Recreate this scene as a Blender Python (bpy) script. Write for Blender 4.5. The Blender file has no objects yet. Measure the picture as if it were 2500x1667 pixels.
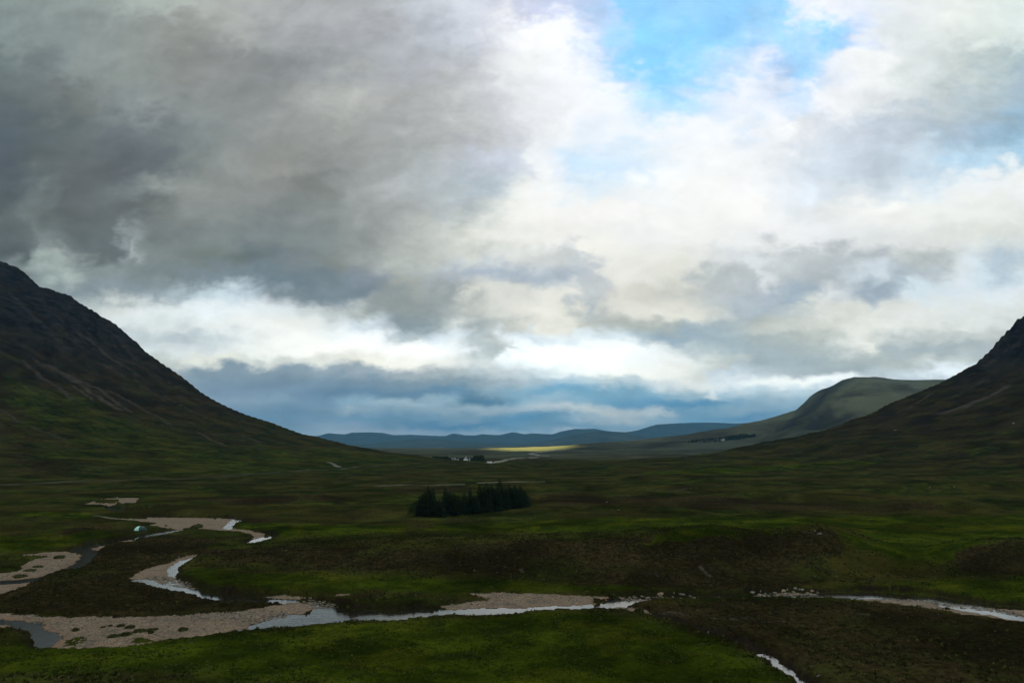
import bpy, math, random
import numpy as np
from mathutils import Vector, Matrix

random.seed(7)
SC = bpy.context.scene
COL = SC.collection
R = math.radians

# ------------------------------------------------------------------ camera
CAM_H = 30.0
FPX = 1944.0                       # focal length in photo pixels (2500 wide) = 28 mm
HORIZ = 1078.0                     # horizon row of the photo
PITCH = math.atan((HORIZ - 833.5) / FPX)
CP, SP = math.cos(PITCH), math.sin(PITCH)
cam = bpy.data.cameras.new('camera')
cam.lens = 28.0; cam.sensor_width = 36.0; cam.clip_start = 0.2; cam.clip_end = 60000
camo = bpy.data.objects.new('camera', cam); COL.objects.link(camo)
camo.location = (0, 0, CAM_H)
camo.rotation_euler = (math.pi / 2 + PITCH, 0, 0)
SC.camera = camo

# ------------------------------------------------------------------ exposure and renderer
EXPO = 0.5
SC.view_settings.view_transform = 'Standard'
SC.view_settings.look = 'None'
SC.view_settings.gamma = 1.0
SC.view_settings.use_curve_mapping = False
SC.view_settings.exposure = EXPO
SC.render.engine = 'CYCLES'
SC.cycles.use_denoising = True
SC.cycles.max_bounces = 6
SC.cycles.volume_bounces = 0
SC.cycles.transparent_max_bounces = 8
SC.cycles.sample_clamp_indirect = 4.0

# ------------------------------------------------------------------ sun
SUN_EL, SUN_AZ = 25.0, 172.0
sun = bpy.data.lights.new('sun', 'SUN'); sun.energy = 5.0; sun.angle = R(0.53); sun.color = (1.0, 0.93, 0.72)
suno = bpy.data.objects.new('sun', sun); COL.objects.link(suno)
SDIR = Vector((math.sin(R(SUN_AZ)) * math.cos(R(SUN_EL)), math.cos(R(SUN_AZ)) * math.cos(R(SUN_EL)), math.sin(R(SUN_EL))))
suno.rotation_euler = (-SDIR).to_track_quat('-Z', 'Y').to_euler()
suno.location = (0, -50, 200)

def lin(h):
    h = h.lstrip('#')
    if len(h) == 3: h = ''.join(c * 2 for c in h)
    out = []
    for k in (0, 2, 4):
        c = int(h[k:k + 2], 16) / 255.0
        out.append(c / 12.92 if c <= 0.04045 else ((c + 0.055) / 1.055) ** 2.4)
    return out

def ray(px, py):
    """direction of a photo pixel, scaled so that its y component is 1"""
    X = (px - 1250) / FPX; Y = (833.5 - py) / FPX
    d = CP - Y * SP
    return X / d, (SP + Y * CP) / d

class NT:
    def __init__(s, tree): s.t = tree; s.n = tree.nodes; s.l = tree.links
    def node(s, ty, **kw):
        n = s.n.new(ty)
        for k, v in kw.items(): setattr(n, k, v)
        return n
    def link(s, a, b): s.l.new(a, b)
    def put(s, sock, v):
        if isinstance(v, bpy.types.NodeSocket): s.l.new(v, sock)
        else: sock.default_value = v
    def math(s, op, a, b=0.0, c=0.0, clamp=False):
        n = s.n.new('ShaderNodeMath'); n.operation = op; n.use_clamp = clamp
        for i, v in enumerate((a, b, c)): s.put(n.inputs[i], v)
        return n.outputs[0]
    def mix(s, f, a, b, mode='MIX'):
        n = s.n.new('ShaderNodeMix'); n.data_type = 'RGBA'; n.blend_type = mode; n.clamp_factor = True
        s.put(n.inputs[0], f)
        for i, v in ((6, a), (7, b)):
            if isinstance(v, (tuple, list)): v = tuple(v)[:3] + (1.0,)
            s.put(n.inputs[i], v)
        return n.outputs[2]
    def smooth(s, v, a, b):
        n = s.n.new('ShaderNodeMapRange'); n.interpolation_type = 'SMOOTHSTEP'; n.clamp = True
        s.put(n.inputs[0], v); n.inputs[1].default_value = a; n.inputs[2].default_value = b
        n.inputs[3].default_value = 0; n.inputs[4].default_value = 1
        return n.outputs[0]
    def noise(s, vec, scale, detail=5, rough=0.55, dist=0.0, color=False, lac=2.0):
        n = s.n.new('ShaderNodeTexNoise'); n.noise_dimensions = '3D'
        s.l.new(vec, n.inputs['Vector'])
        n.inputs['Scale'].default_value = scale; n.inputs['Detail'].default_value = detail
        n.inputs['Roughness'].default_value = rough; n.inputs['Distortion'].default_value = dist
        n.inputs['Lacunarity'].default_value = lac
        return n.outputs['Color' if color else 'Fac']
    def comb(s, x, y, z):
        n = s.n.new('ShaderNodeCombineXYZ')
        for i, v in enumerate((x, y, z)): s.put(n.inputs[i], v)
        return n.outputs[0]
    def sep(s, v):
        n = s.n.new('ShaderNodeSeparateXYZ'); s.l.new(v, n.inputs[0]); return n.outputs

# ------------------------------------------------------------------ sky: real directions, bands of cloud by elevation
# each band: elevation (given through the photo row it was read at) and cloud colours along the azimuth
SKY = [
(0, "0:7f9490 120:869995 250:90a09a 380:a6b3ab 550:a9aea9 700:a5aaac 850:a9adaf 1000:bfc5cb 1120:d6dbe4 1240:d2d6e6 1350:c8d4f0 1480:b4d6fa 1505:84cdfd 1650:95d2fc 1780:88cefd 1885:93d3fc 1905:e0e8f6 2000:ebeff6 2120:e0e8f2 2200:e3e8ea 2300:e8ede9 2500:dce8e4"),
(70, "0:7b908c 120:7d8f8c 250:84938f 400:949c95 450:8f958f 560:a2a9a3 650:9ba1a2 800:9ea3a8 950:a9aeb4 1050:bcc2ca 1150:d3d8e2 1220:e8ebf0 1290:f6f7f8 1370:f4f6fa 1400:d5e1f6 1440:b5d3f6 1500:9ed0fb 1530:7ecbfe 1650:7dcafd 1760:86cefe 1850:aad8fa 1900:a2d6fc 1970:b4dcfa 2010:86cdfc 2070:a5cff8 2110:d4dff2 2150:e2e8ec 2300:dde5e2 2400:dfe8e3 2500:d0dfdd"),
(150, "0:67797a 90:6c7e7d 150:839391 220:85958f 350:8a978f 450:888e88 560:8c9190 650:868d8e 720:8f9798 850:9ba2a5 950:a5abb3 1050:afb4bc 1130:c1c5ca 1210:e0e3e4 1300:edeff0 1370:f6f8fb 1430:d8e8fa 1470:9cd2fb 1540:7ccafd 1630:76c8fd 1680:96d4fc 1740:b3dafa 1760:e2ebfa 1800:bfdcfa 1850:dde7f9 1890:aacff5 1950:98d2fc 2000:bdddfa 2020:dfe8f5 2080:f1f3f4 2140:f0f3f3 2200:dce3e3 2350:ccd6d4 2500:b3c6cb"),
(230, "0:5d6f70 120:6a7675 180:707975 280:7f8c8a 350:8b9896 450:8d9592 560:868e8b 660:8a938f 760:a2a6a2 850:b4b7b2 950:abaeab 1050:b3b6b5 1100:c3c5c5 1200:cdd0d4 1270:e5e8ea 1380:f3f6fa 1500:eef4fb 1560:c5e3fb 1640:b5defc 1720:dbe9fa 1800:edf2fa 1880:dfeafa 1960:d0e5fb 1990:eef3fa 2030:f2f4f6 2100:e6eaec 2200:d6dcdc 2300:bfcbcf 2400:b0c1c8 2500:9db8c8"),
(310, "0:50626a 100:57686b 200:636f6f 300:67757a 400:6c7a7c 500:828f8d 620:8f9793 720:979c97 850:a3a7a1 950:9fa4a3 1050:b4b6b5 1150:c3c5c4 1230:d2d5da 1300:e5e9ed 1380:f3f5f6 1430:e6eff8 1550:eef4fa 1650:f0f5fa 1750:f2f6fa 1800:dfecfa 1840:f0f5fb 1900:fbfcfc 1960:e0e5ea 2050:cfd8e2 2150:c3ced8 2250:b8c6d0 2350:a7bfd2 2430:98bdd6 2500:9fc3da"),
(390, "0:4f5d66 80:5a6869 170:616b6b 300:5f6a6d 380:616f74 450:75827f 560:8f9994 680:97998f 760:8d938e 850:969d98 950:9ba3a2 1050:adb3b2 1120:b8bdc4 1200:ccd3e0 1260:d8dfe8 1290:f1f4f5 1340:e5eef8 1400:cfe7fa 1480:d0e8fb 1560:d8ebfb 1650:f0f6fa 1750:f8fafa 1830:eff2f4 1900:dde4ea 1980:d4dfe9 2080:cdd9e4 2150:c3d0dc 2230:cddce7 2320:bcdaef 2400:c0def0 2500:a9cfe6"),
(450, "0:54636a 50:647574 110:6e7f7e 170:616a6a 230:666f6e 270:8a9793 300:6d7a7c 345:7b8886 400:939e97 460:8f9891 540:878f87 650:8b918c 720:818780 800:808a83 900:a4aaa9 960:b3b9ba 1050:a9b3b6 1130:b6c2ca 1200:ccd8df 1250:f0f3ee 1330:f8faf9 1420:e3f1fa 1560:f4f9fa 1700:fafbf9 1800:f5f6f6 1900:e6ecf1 1960:e6f0f8 2010:d8e2ea 2080:dbe4e9 2180:d9e3ea 2280:d9e8f2 2340:eef4f6 2500:f3f6f5"),
(510, "0:5a6868 60:6a7978 120:68746f 180:5f6865 300:626c6b 380:69736f 450:838c86 560:8a938e 680:7f8a88 780:8b9591 880:a0a7a5 980:a7adab 1080:b5bdbe 1160:d0d6d3 1240:f3f4ee 1350:f8f8f4 1500:fafaf8 1700:f8f9f7 1850:fafaf7 1960:e9eff3 2000:e2e6e6 2060:eff1ee 2200:f4f6f2 2400:eff2ee 2500:eaefeb"),
(570, "0:5f6b6b 50:64706f 85:7c8987 130:6f7c79 200:616c6b 280:62706f 310:8c9a9b 350:77837f 450:767f7b 550:84908d 650:7b8887 780:84908d 900:9aa19c 1000:b4bab4 1100:cdd1ca 1180:e6e8df 1250:efefe9 1400:f3f3ee 1550:f0f2f0 1700:f5f6f2 1820:f0f2f1 1900:f5f6f5 2000:eff2f4 2100:e6eaea 2250:e8ebe8 2400:e2e6df 2500:dfe4e0"),
(620, "0:56605f 50:5f6b6a 80:8fa09b 115:a7b5ad 150:8f9e99 220:66706e 280:6a7574 310:a0adae 340:84908d 450:7a8681 560:79867f 620:6c7c7f 720:79868a 820:858e88 900:9aa19d 1000:b9bfb9 1100:cdd1ca 1250:dcdfda 1410:cfd5d6 1430:f3f3ea 1550:f3f3ec 1650:ecede6 1750:dde2e2 1820:e4eaec 1870:cfd6d8 1950:c8cfd0 2130:bcc5c9 2200:cfd6d4 2260:bfc7c5 2320:dbe2e2 2400:bed0dc 2500:c3d0d6"),
(665, "0:6b7776 100:9fafaa 130:b7c5bf 200:8e9b99 300:84908f 400:7d8a8b 520:7f8e95 680:72848c 780:76868c 860:84919b 920:8f9aa2 980:adb2a9 1050:b0b8ba 1130:b2bfcc 1350:bcc8d2 1440:ced5d8 1470:f2f2ea 1560:f0f0e8 1650:e6e7dc 1690:c6cdcc 1820:c3cbcc 1850:e6ebee 1890:c4ccce 2040:b5bfc4 2100:cfd9df 2150:dbe6ec 2200:b4c2cc 2270:c3ced2 2310:e6f0f4 2380:d9ebf4 2420:c5d8e4 2500:e8f3f6"),
(710, "0:8b999a 230:8b999d 330:8c9a9e 420:b0bfc4 480:c3d4da 540:d8e9f0 600:c8d9e2 660:a9b9c2 720:8a99a0 800:7f8e96 870:83919b 930:97a09c 1020:acb3ae 1070:9ba3a4 1110:d3d5cc 1180:e3e4db 1260:dfe1d8 1370:f0f0e6 1400:cfd5d6 1450:d5d9d8 1500:ecebe0 1640:dadcd2 1720:cdd3d3 1850:bac6cf 1920:a9bac6 1990:aab9c4 2030:e9eeed 2090:c6d1d8 2120:a6b7c4 2180:b5c5d0 2230:dcebf2 2500:eef6f8"),
(755, "0:a9b5b4 200:c5cfcc 270:dde3df 340:e8eeec 400:e3ebea 480:eaf4f6 600:f2fafb 700:e3ecee 780:ccd4d2 850:c2cac6 910:9ca5a1 1000:959e9b 1060:a1a8a6 1110:b3b9b4 1180:d3d6ce 1260:e6e6dc 1330:f0efe4 1390:eae9dc 1430:c2cbcd 1490:e5e5da 1600:e8e7db 1700:dedfd4 1780:b9c5c9 1850:b5c3cb 1920:c8d2d2 2000:e3e6de 2100:e4e7df 2200:e6e9e4 2350:e6ece9 2500:dfe6e1"),
(790, "0:b0bab8 280:dde5e4 400:d6dedc 500:e3e9e6 600:f0f4f0 720:eceee8 800:dfe5e4 870:d7e3e8 920:bcc6cb 960:8b979c 1020:8a9699 1080:b6beba 1120:d6dad4 1160:a5b0b1 1200:b5bdb9 1260:c9cdc5 1330:e3e2d6 1380:dcdccf 1440:b7bdb8 1500:b9beb7 1560:b3b9b1 1640:a3adab 1700:99aab3 1780:afbbbc 1850:c2c8c0 1950:cfd3cb 2050:d6d9d0 2150:e2e4dc 2250:dde1db 2400:dde3de 2500:d3dad6"),
(820, "0:a8b2b2 330:c8d1d1 420:b8c4c7 520:c9d3d4 580:e0e5e2 700:eef0ea 780:e6ecea 850:f3f8f8 900:f0f5f5 950:c0cbce 1000:aab7ba 1050:c9d6dc 1100:d8e3e6 1150:bac5c8 1200:c4cbc8 1250:e0e9ec 1300:cbd8de 1350:e0eaed 1420:d8e3e6 1500:cfdce2 1570:a9b8be 1640:94a7b2 1750:9cadb3 1850:a5b1b1 1950:b2bab4 2050:c3c9c1 2100:e0e2da 2140:d8dbd3 2200:bcc4c1 2300:c6cdc9 2400:c9cfca 2500:bbbfbb"),
(850, "0:a8b2b2 380:cdd5d4 500:c9d0d0 560:dfe3de 640:e6e8e1 760:f0f0e9 850:f3f3ec 950:f2f4f0 1050:f0f3f0 1130:dfe6e6 1170:b5bfbf 1210:a9b3b0 1250:ecf3f3 1350:f8fcfc 1450:f2f8f8 1550:eaf0f0 1640:cdd5d5 1700:b2bebf 1800:9baaae 1900:a2aeae 2000:a8b2b0 2080:d2d6cf 2120:e3e5dc 2150:a7b2b2 2250:a6b2b4 2400:aeb8b8 2500:aaaeaa"),
(880, "0:98a2a2 400:bcc4bc 450:d3d6cb 550:d6d8cc 620:b9c0ba 680:c8cbc3 800:d3d5cb 900:e3e2d4 1000:e6e5da 1100:dddfd8 1200:c6cdcb 1260:d9e2e3 1350:f5faf8 1450:f0f5f2 1550:e8ece8 1650:dfe3df 1720:cfd5cf 1780:bfc5bf 1850:9daaae 2000:99a6a7 2100:a3adab 2200:b2bab6 2280:c3cac5 2400:aab4b3 2500:aaaeaa"),
(905, "0:7a868a 430:8f9ba0 480:7b8a93 600:788791 700:7a8a94 850:8a969c 950:929da1 1050:98a2a3 1150:a6b0b0 1220:b5c0c2 1300:cad6d8 1380:e6ece8 1480:eceee6 1600:e6e8df 1680:d5d8d0 1740:cdd8dc 1800:c5d3da 1900:a7b2b5 2000:9aa6a6 2100:99a4a4 2200:c9d5d9 2260:e0ebee 2400:d5e0e3 2500:c5d0d3"),
(930, "0:6a7780 450:7b8b96 550:6e7f8c 700:6b7d8a 800:6f828f 900:6e818e 1000:73858e 1100:7a8a91 1200:8b9aa0 1260:a3b1b6 1340:9cb6c4 1400:aec3cc 1480:b9cace 1580:c4d0d2 1640:d2d8d5 1700:dbe0db 1780:d6e0e1 1880:e3e9e5 1980:eef2ee 2060:e3eaea 2200:c0ccd0 2500:b5c0c4"),
(955, "0:6a7a86 480:7a8b98 560:77899a 700:708495 800:627a8d 900:5e778b 1000:5e788b 1080:5b778c 1150:64808f 1220:88a0aa 1300:74a0b8 1380:6d9bb5 1480:7aa3b8 1580:7ba3b7 1700:9db7c1 1730:d8dfde 1760:a3bcc8 1850:bccdd2 1950:b5c8cf 2050:aabfc9 2500:a5b5bd"),
(978, "0:76889a 500:8496a5 600:8497a4 700:7c92a1 780:72899b 850:84a0ae 920:93abb5 1000:9eb3ba 1060:8ea8b2 1120:4f7187 1200:54768c 1250:7da0b2 1310:9bb6c2 1380:8fb0c0 1480:74a0b8 1560:6493b0 1640:5b8cab 1720:5a8bab 1800:7ea3b8 1900:98b3bf 2500:a0b8c2"),
(1000, "0:6d8393 600:7d93a3 700:6e879a 800:7f97a5 850:a0b2b8 900:8ba2ad 1000:8fa6b0 1100:9fb3ba 1180:a6b8bd 1250:a5bac3 1320:c0cdd0 1400:c6d1d0 1480:cfd7d3 1540:c5d0d0 1590:c9d4d5 1620:7aa3ba 1700:86aabd 1800:97b4c2 1900:8bacbf 2500:90afc0"),
(1020, "0:6f8ba0 650:6f8ba0 750:7c95a6 850:7794a8 950:6d8fa5 1050:7797aa 1150:8aa4b0 1220:6795b0 1300:5f93b1 1380:7ba4ba 1450:a9bfc8 1520:bfccce 1580:9fb8c3 1650:7ba4bb 1750:6e9cb8 1850:5f90b0 1950:88a8ba 2500:88a8ba"),
(1040, "0:7f98a8 700:7f98a8 800:8ea3b0 900:8499a8 1000:6487a1 1100:55809f 1200:5c88a5 1300:7397ac 1400:6f96ad 1500:82a2b4 1600:8ca8b7 1700:7fa0b5 1760:a5b8c4 1850:9cb2c2 1950:88a8ba 2500:88a8ba"),
(1056, "0:90a4b1 750:90a4b1 850:9fadb8 950:94a6b2 1050:8ba1b0 1150:8aa3b2 1250:8ba5b3 1350:90a8b5 1480:b0bfc6 1560:aabbc4 1700:89a5b6 1900:88a8ba 2500:88a8ba"),
(1078, "0:7f98a8 1250:84a0b0 2500:7f98a8"),
]
def build_world():
    w = bpy.data.worlds.new('World'); SC.world = w; w.use_nodes = True
    T = NT(w.node_tree); T.n.clear()
    out = T.node('ShaderNodeOutputWorld'); bg = T.node('ShaderNodeBackground')
    BG = 0.12
    bg.inputs['Strength'].default_value = BG
    T.link(bg.outputs[0], out.inputs[0])
    tc = T.node('ShaderNodeTexCoord')
    d = T.sep(tc.outputs['Generated'])
    ysafe = T.math('MAXIMUM', d[1], 0.22)
    u = T.math('DIVIDE', d[0], ysafe); v = T.math('DIVIDE', d[2], ysafe)
    vp = T.math('ADD', T.math('ABSOLUTE', v), 0.11)
    # cloud ceiling seen in perspective: noise lives on the ceiling, so it flattens towards the horizon
    pu = T.math('DIVIDE', u, vp)
    pv = T.math('DIVIDE', 1.0, vp)
    P = T.comb(pu, T.math('MULTIPLY', pv, 1.0), 0.0)
    D = T.comb(T.math('MULTIPLY', u, 1.0), T.math('MULTIPLY', v, 1.5), 3.7)
    wn = T.sep(T.noise(P, 1.3, 10, 0.64, color=True))
    wd = T.sep(T.noise(D, 9.0, 9, 0.58, color=True))
    def c(s, a): return T.math('MULTIPLY', T.math('SUBTRACT', s, 0.5), a)
    nearh = T.smooth(v, 0.02, 0.35)
    uw = T.math('ADD', u, T.math('ADD', T.math('MULTIPLY', c(wn[0], 0.16), T.math('ADD', T.math('MULTIPLY', nearh, 0.3), 0.25)), c(wd[0], 0.085)))
    vw = T.math('ADD', v, T.math('ADD', T.math('MULTIPLY', c(wn[1], 0.10), T.math('MULTIPLY', vp, vp)), T.math('MULTIPLY', c(wd[1], 0.17), vp)))
    # cauliflower edges
    bn = T.sep(T.noise(D, 17.0, 5, 0.55, color=True))
    uw = T.math('ADD', uw, T.math('MULTIPLY', T.math('SUBTRACT', T.math('ABSOLUTE', T.math('SUBTRACT', bn[0], 0.5)), 0.09), 0.13))
    vw = T.math('ADD', vw, T.math('MULTIPLY', T.math('MULTIPLY', T.math('SUBTRACT', T.math('ABSOLUTE', T.math('SUBTRACT', bn[1], 0.5)), 0.09), -0.26), vp))
    # ramps
    U0, U1 = -0.80, 0.80
    col = None; vprev = None
    for py, spec in reversed(SKY):
        n = T.node('ShaderNodeValToRGB'); cr = n.color_ramp; cr.interpolation = 'LINEAR'
        st = [s.split(':') for s in spec.split()]
        while len(st) > 32: st.pop(min(range(1, len(st) - 1), key=lambda i: float(st[i + 1][0]) - float(st[i - 1][0])))
        pts = []
        for a, h in st:
            uu, vv = ray(float(a), py)
            pts.append(((uu - U0) / (U1 - U0), lin(h)))
        while len(cr.elements) > 1: cr.elements.remove(cr.elements[-1])
        cr.elements[0].position = pts[0][0]; cr.elements[0].color = (*pts[0][1], 1)
        for p, cc in pts[1:]:
            e = cr.elements.new(min(1, max(0, p))); e.color = (*cc, 1)
        pos = T.math('DIVIDE', T.math('SUBTRACT', uw, U0), U1 - U0, clamp=True)
        T.link(pos, n.inputs[0])
        vv = ray(1250, py)[1]
        if col is None: col = n.outputs[0]
        else: col = T.mix(T.smooth(vw, vprev, vv), col, n.outputs[0])
        vprev = vv
    # billows: light tops and shaded folds inside the cloud
    b1 = T.noise(P, 3.2, 11, 0.66, 0.3)
    b2 = T.noise(D, 14.0, 9, 0.68, 0.2)
    b3 = T.noise(D, 5.0, 6, 0.5, 0.6)
    bb = T.math('ADD', T.math('ADD', c(b1, 0.22), c(b2, 0.12)), c(b3, 0.30))
    crease = T.math('ABSOLUTE', T.math('SUBTRACT', T.noise(D, 8.0, 7, 0.62, 0.5), 0.5))
    bb = T.math('ADD', bb, T.math('MULTIPLY', T.math('SUBTRACT', crease, 0.09), 0.40))
    # relief of the billows: the same noise read a little towards the light
    def off(vec, dx, dy):
        m = T.node('ShaderNodeVectorMath'); m.operation = 'ADD'; T.link(vec, m.inputs[0]); m.inputs[1].default_value = (dx, dy, 0); return m.outputs[0]
    warpv = T.node('ShaderNodeVectorMath'); warpv.operation = 'MULTIPLY_ADD'
    T.link(T.noise(D, 6.0, 6, 0.6, color=True), warpv.inputs[0]); warpv.inputs[1].default_value = (0.10, 0.10, 0.0); T.link(D, warpv.inputs[2])
    DW = warpv.outputs[0]
    e1 = T.math('SUBTRACT', T.noise(DW, 8.0, 9, 0.58), T.noise(off(DW, -0.010, 0.018), 8.0, 9, 0.58))
    e2 = T.math('SUBTRACT', T.noise(DW, 22.0, 7, 0.6), T.noise(off(DW, -0.004, 0.007), 22.0, 7, 0.6))
    bb = T.math('ADD', bb, T.math('ADD', T.math('MULTIPLY', e1, 0.9), T.math('MULTIPLY', e2, 0.22)))
    c0 = T.sep(col)
    bb = T.math('MULTIPLY', bb, T.math('SUBTRACT', 1.0, T.math('MULTIPLY', T.smooth(c0[1], 0.55, 0.95), 0.55)))
    gain = T.math('ADD', 1.15, bb)
    col = T.mix(1.0, col, T.comb(gain, gain, gain), 'MULTIPLY')
    hs = T.node('ShaderNodeHueSaturation'); hs.inputs['Saturation'].default_value = 0.62; T.link(col, hs.inputs['Color'])
    T.link(T.math('MULTIPLY', T.smooth(v, 0.16, 0.30), T.math('SUBTRACT', 1.0, T.smooth(c0[1], 0.35, 0.6))), hs.inputs['Fac'])
    col = hs.outputs[0]
    # clear air in the gap between the clouds
    sky = T.node('ShaderNodeTexSky'); sky.sky_type = 'NISHITA'; sky.sun_disc = False
    sky.sun_elevation = R(SUN_EL); sky.sun_rotation = R(SUN_AZ); sky.dust_density = 0.4; sky.ozone_density = 2.0
    cs = T.sep(col)
    gap = T.math('MULTIPLY', T.smooth(T.math('SUBTRACT', cs[2], cs[0]), 0.35, 0.8), 0.15)
    k = 1.0 / BG / (2 ** EXPO)
    # whites are brighter than paper white in a real sky
    lum = T.math('MAXIMUM', cs[0], cs[1])
    boost = T.math('MULTIPLY', T.math('ADD', 1.0, T.math('MULTIPLY', T.smooth(lum, 0.65, 0.95), 0.04)), T.math('MULTIPLY', T.math('ADD', 1.0, T.math('MULTIPLY', T.math('SUBTRACT', 1.0, T.smooth(v, 0.0, 0.20)), 1.25)), k))
    col = T.mix(1.0, col, T.comb(boost, boost, boost), 'MULTIPLY')
    skyc = T.mix(1.0, sky.outputs[0], (3.6, 3.0, 2.5), 'MULTIPLY')
    col = T.mix(gap, col, skyc)
    # the air below the horizon (only met by stray light)
    T.link(col, bg.inputs['Color'])
build_world()

# ================================================================== terrain functions (world metres, valley floor near z = 0)
def sstep(a, b, x):
    t = np.clip((x - a) / (b - a), 0, 1); return t * t * (3 - 2 * t)
_perm = {}
def _hash(ix, iy, seed):
    h = (ix.astype(np.int64) * 374761393 + iy.astype(np.int64) * 668265263 + seed * 1442695041) & 0xFFFFFFFF
    h = ((h ^ (h >> 13)) * 1274126177) & 0xFFFFFFFF
    h = h ^ (h >> 16)
    return (h & 0xFFFFFF).astype(np.float32) / 16777216.0
def gnoise(x, y, seed=0):
    x = np.asarray(x, np.float64); y = np.asarray(y, np.float64)
    ix = np.floor(x); iy = np.floor(y); fx = (x - ix).astype(np.float32); fy = (y - iy).astype(np.float32)
    ix = ix.astype(np.int64); iy = iy.astype(np.int64)
    u = fx * fx * fx * (fx * (fx * 6 - 15) + 10); v = fy * fy * fy * (fy * (fy * 6 - 15) + 10)
    def g(dx, dy):
        a = _hash(ix + dx, iy + dy, seed) * 6.2831853
        return np.cos(a) * (fx - dx) + np.sin(a) * (fy - dy)
    a = g(0, 0); b = g(1, 0); c = g(0, 1); d = g(1, 1)
    return (a + (b - a) * u) * (1 - v) + (c + (d - c) * u) * v      # about -0.7..0.7
def fbm(x, y, sc, octv, seed=0, gain=0.5, ay=1.0):
    s = 0; a = 1.0; f = 1.0 / sc
    for k in range(octv):
        s = s + a * gnoise(x * f + 17.3 * k, y * f * ay - 9.1 * k, seed + k); a *= gain; f *= 2.03
    return s

def W(px, py, z=0.0):
    """world x, y where the line of sight of a photo pixel meets the level z"""
    u, v = ray(px, py)
    yy = (z - CAM_H) / v
    return u * yy, yy

def seg_dist(X, Y, pts, closed):
    n = len(pts); best = np.full(X.shape, 1e9, np.float32)
    for i in range(n if closed else n - 1):
        ax, ay = pts[i]; bx, by = pts[(i + 1) % n]
        dx, dy = bx - ax, by - ay; L = dx * dx + dy * dy + 1e-9
        t = np.clip(((X - ax) * dx + (Y - ay) * dy) / L, 0, 1)
        d = (X - ax - t * dx) ** 2 + (Y - ay - t * dy) ** 2
        best = np.minimum(best, d)
    return np.sqrt(best)
def inside(X, Y, pts):
    r = np.zeros(X.shape, bool); n = len(pts)
    for i in range(n):
        ax, ay = pts[i]; bx, by = pts[(i + 1) % n]
        if ay == by: continue
        c = ((ay > Y) != (by > Y)) & (X < (bx - ax) * (Y - ay) / (by - ay) + ax)
        r ^= c
    return r
def sdf(X, Y, polys, far, closed=True):
    """signed distance (negative inside) to the nearest of several shapes, cut off at far"""
    out = np.full(X.shape, far, np.float32)
    for pts in polys:
        xs = [p[0] for p in pts]; ys = [p[1] for p in pts]
        m = (X > min(xs) - far) & (X < max(xs) + far) & (Y > min(ys) - far) & (Y < max(ys) + far)
        if not m.any(): continue
        x = X[m]; y = Y[m]
        d = seg_dist(x, y, pts, closed)
        if closed: d = np.where(inside(x, y, pts), -d, d)
        out[m] = np.minimum(out[m], d)
    return out
def zp(ox, oy, s, pts): return [(ox + a * s, oy + b * s) for a, b in pts]
Z1 = lambda pts: zp(0, 1180, .2979, pts)      # reading frames of the enlarged photo
Z2 = lambda pts: zp(500, 1200, .2979, pts)
Z3 = lambda pts: zp(1100, 1200, .2979, pts)
Z4 = lambda pts: zp(1800, 1200, .2979, pts)
ZW = -0.55                                    # water level
def world(polys, z=-0.15): return [[W(a, b, z) for a, b in p] for p in polys]

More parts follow.
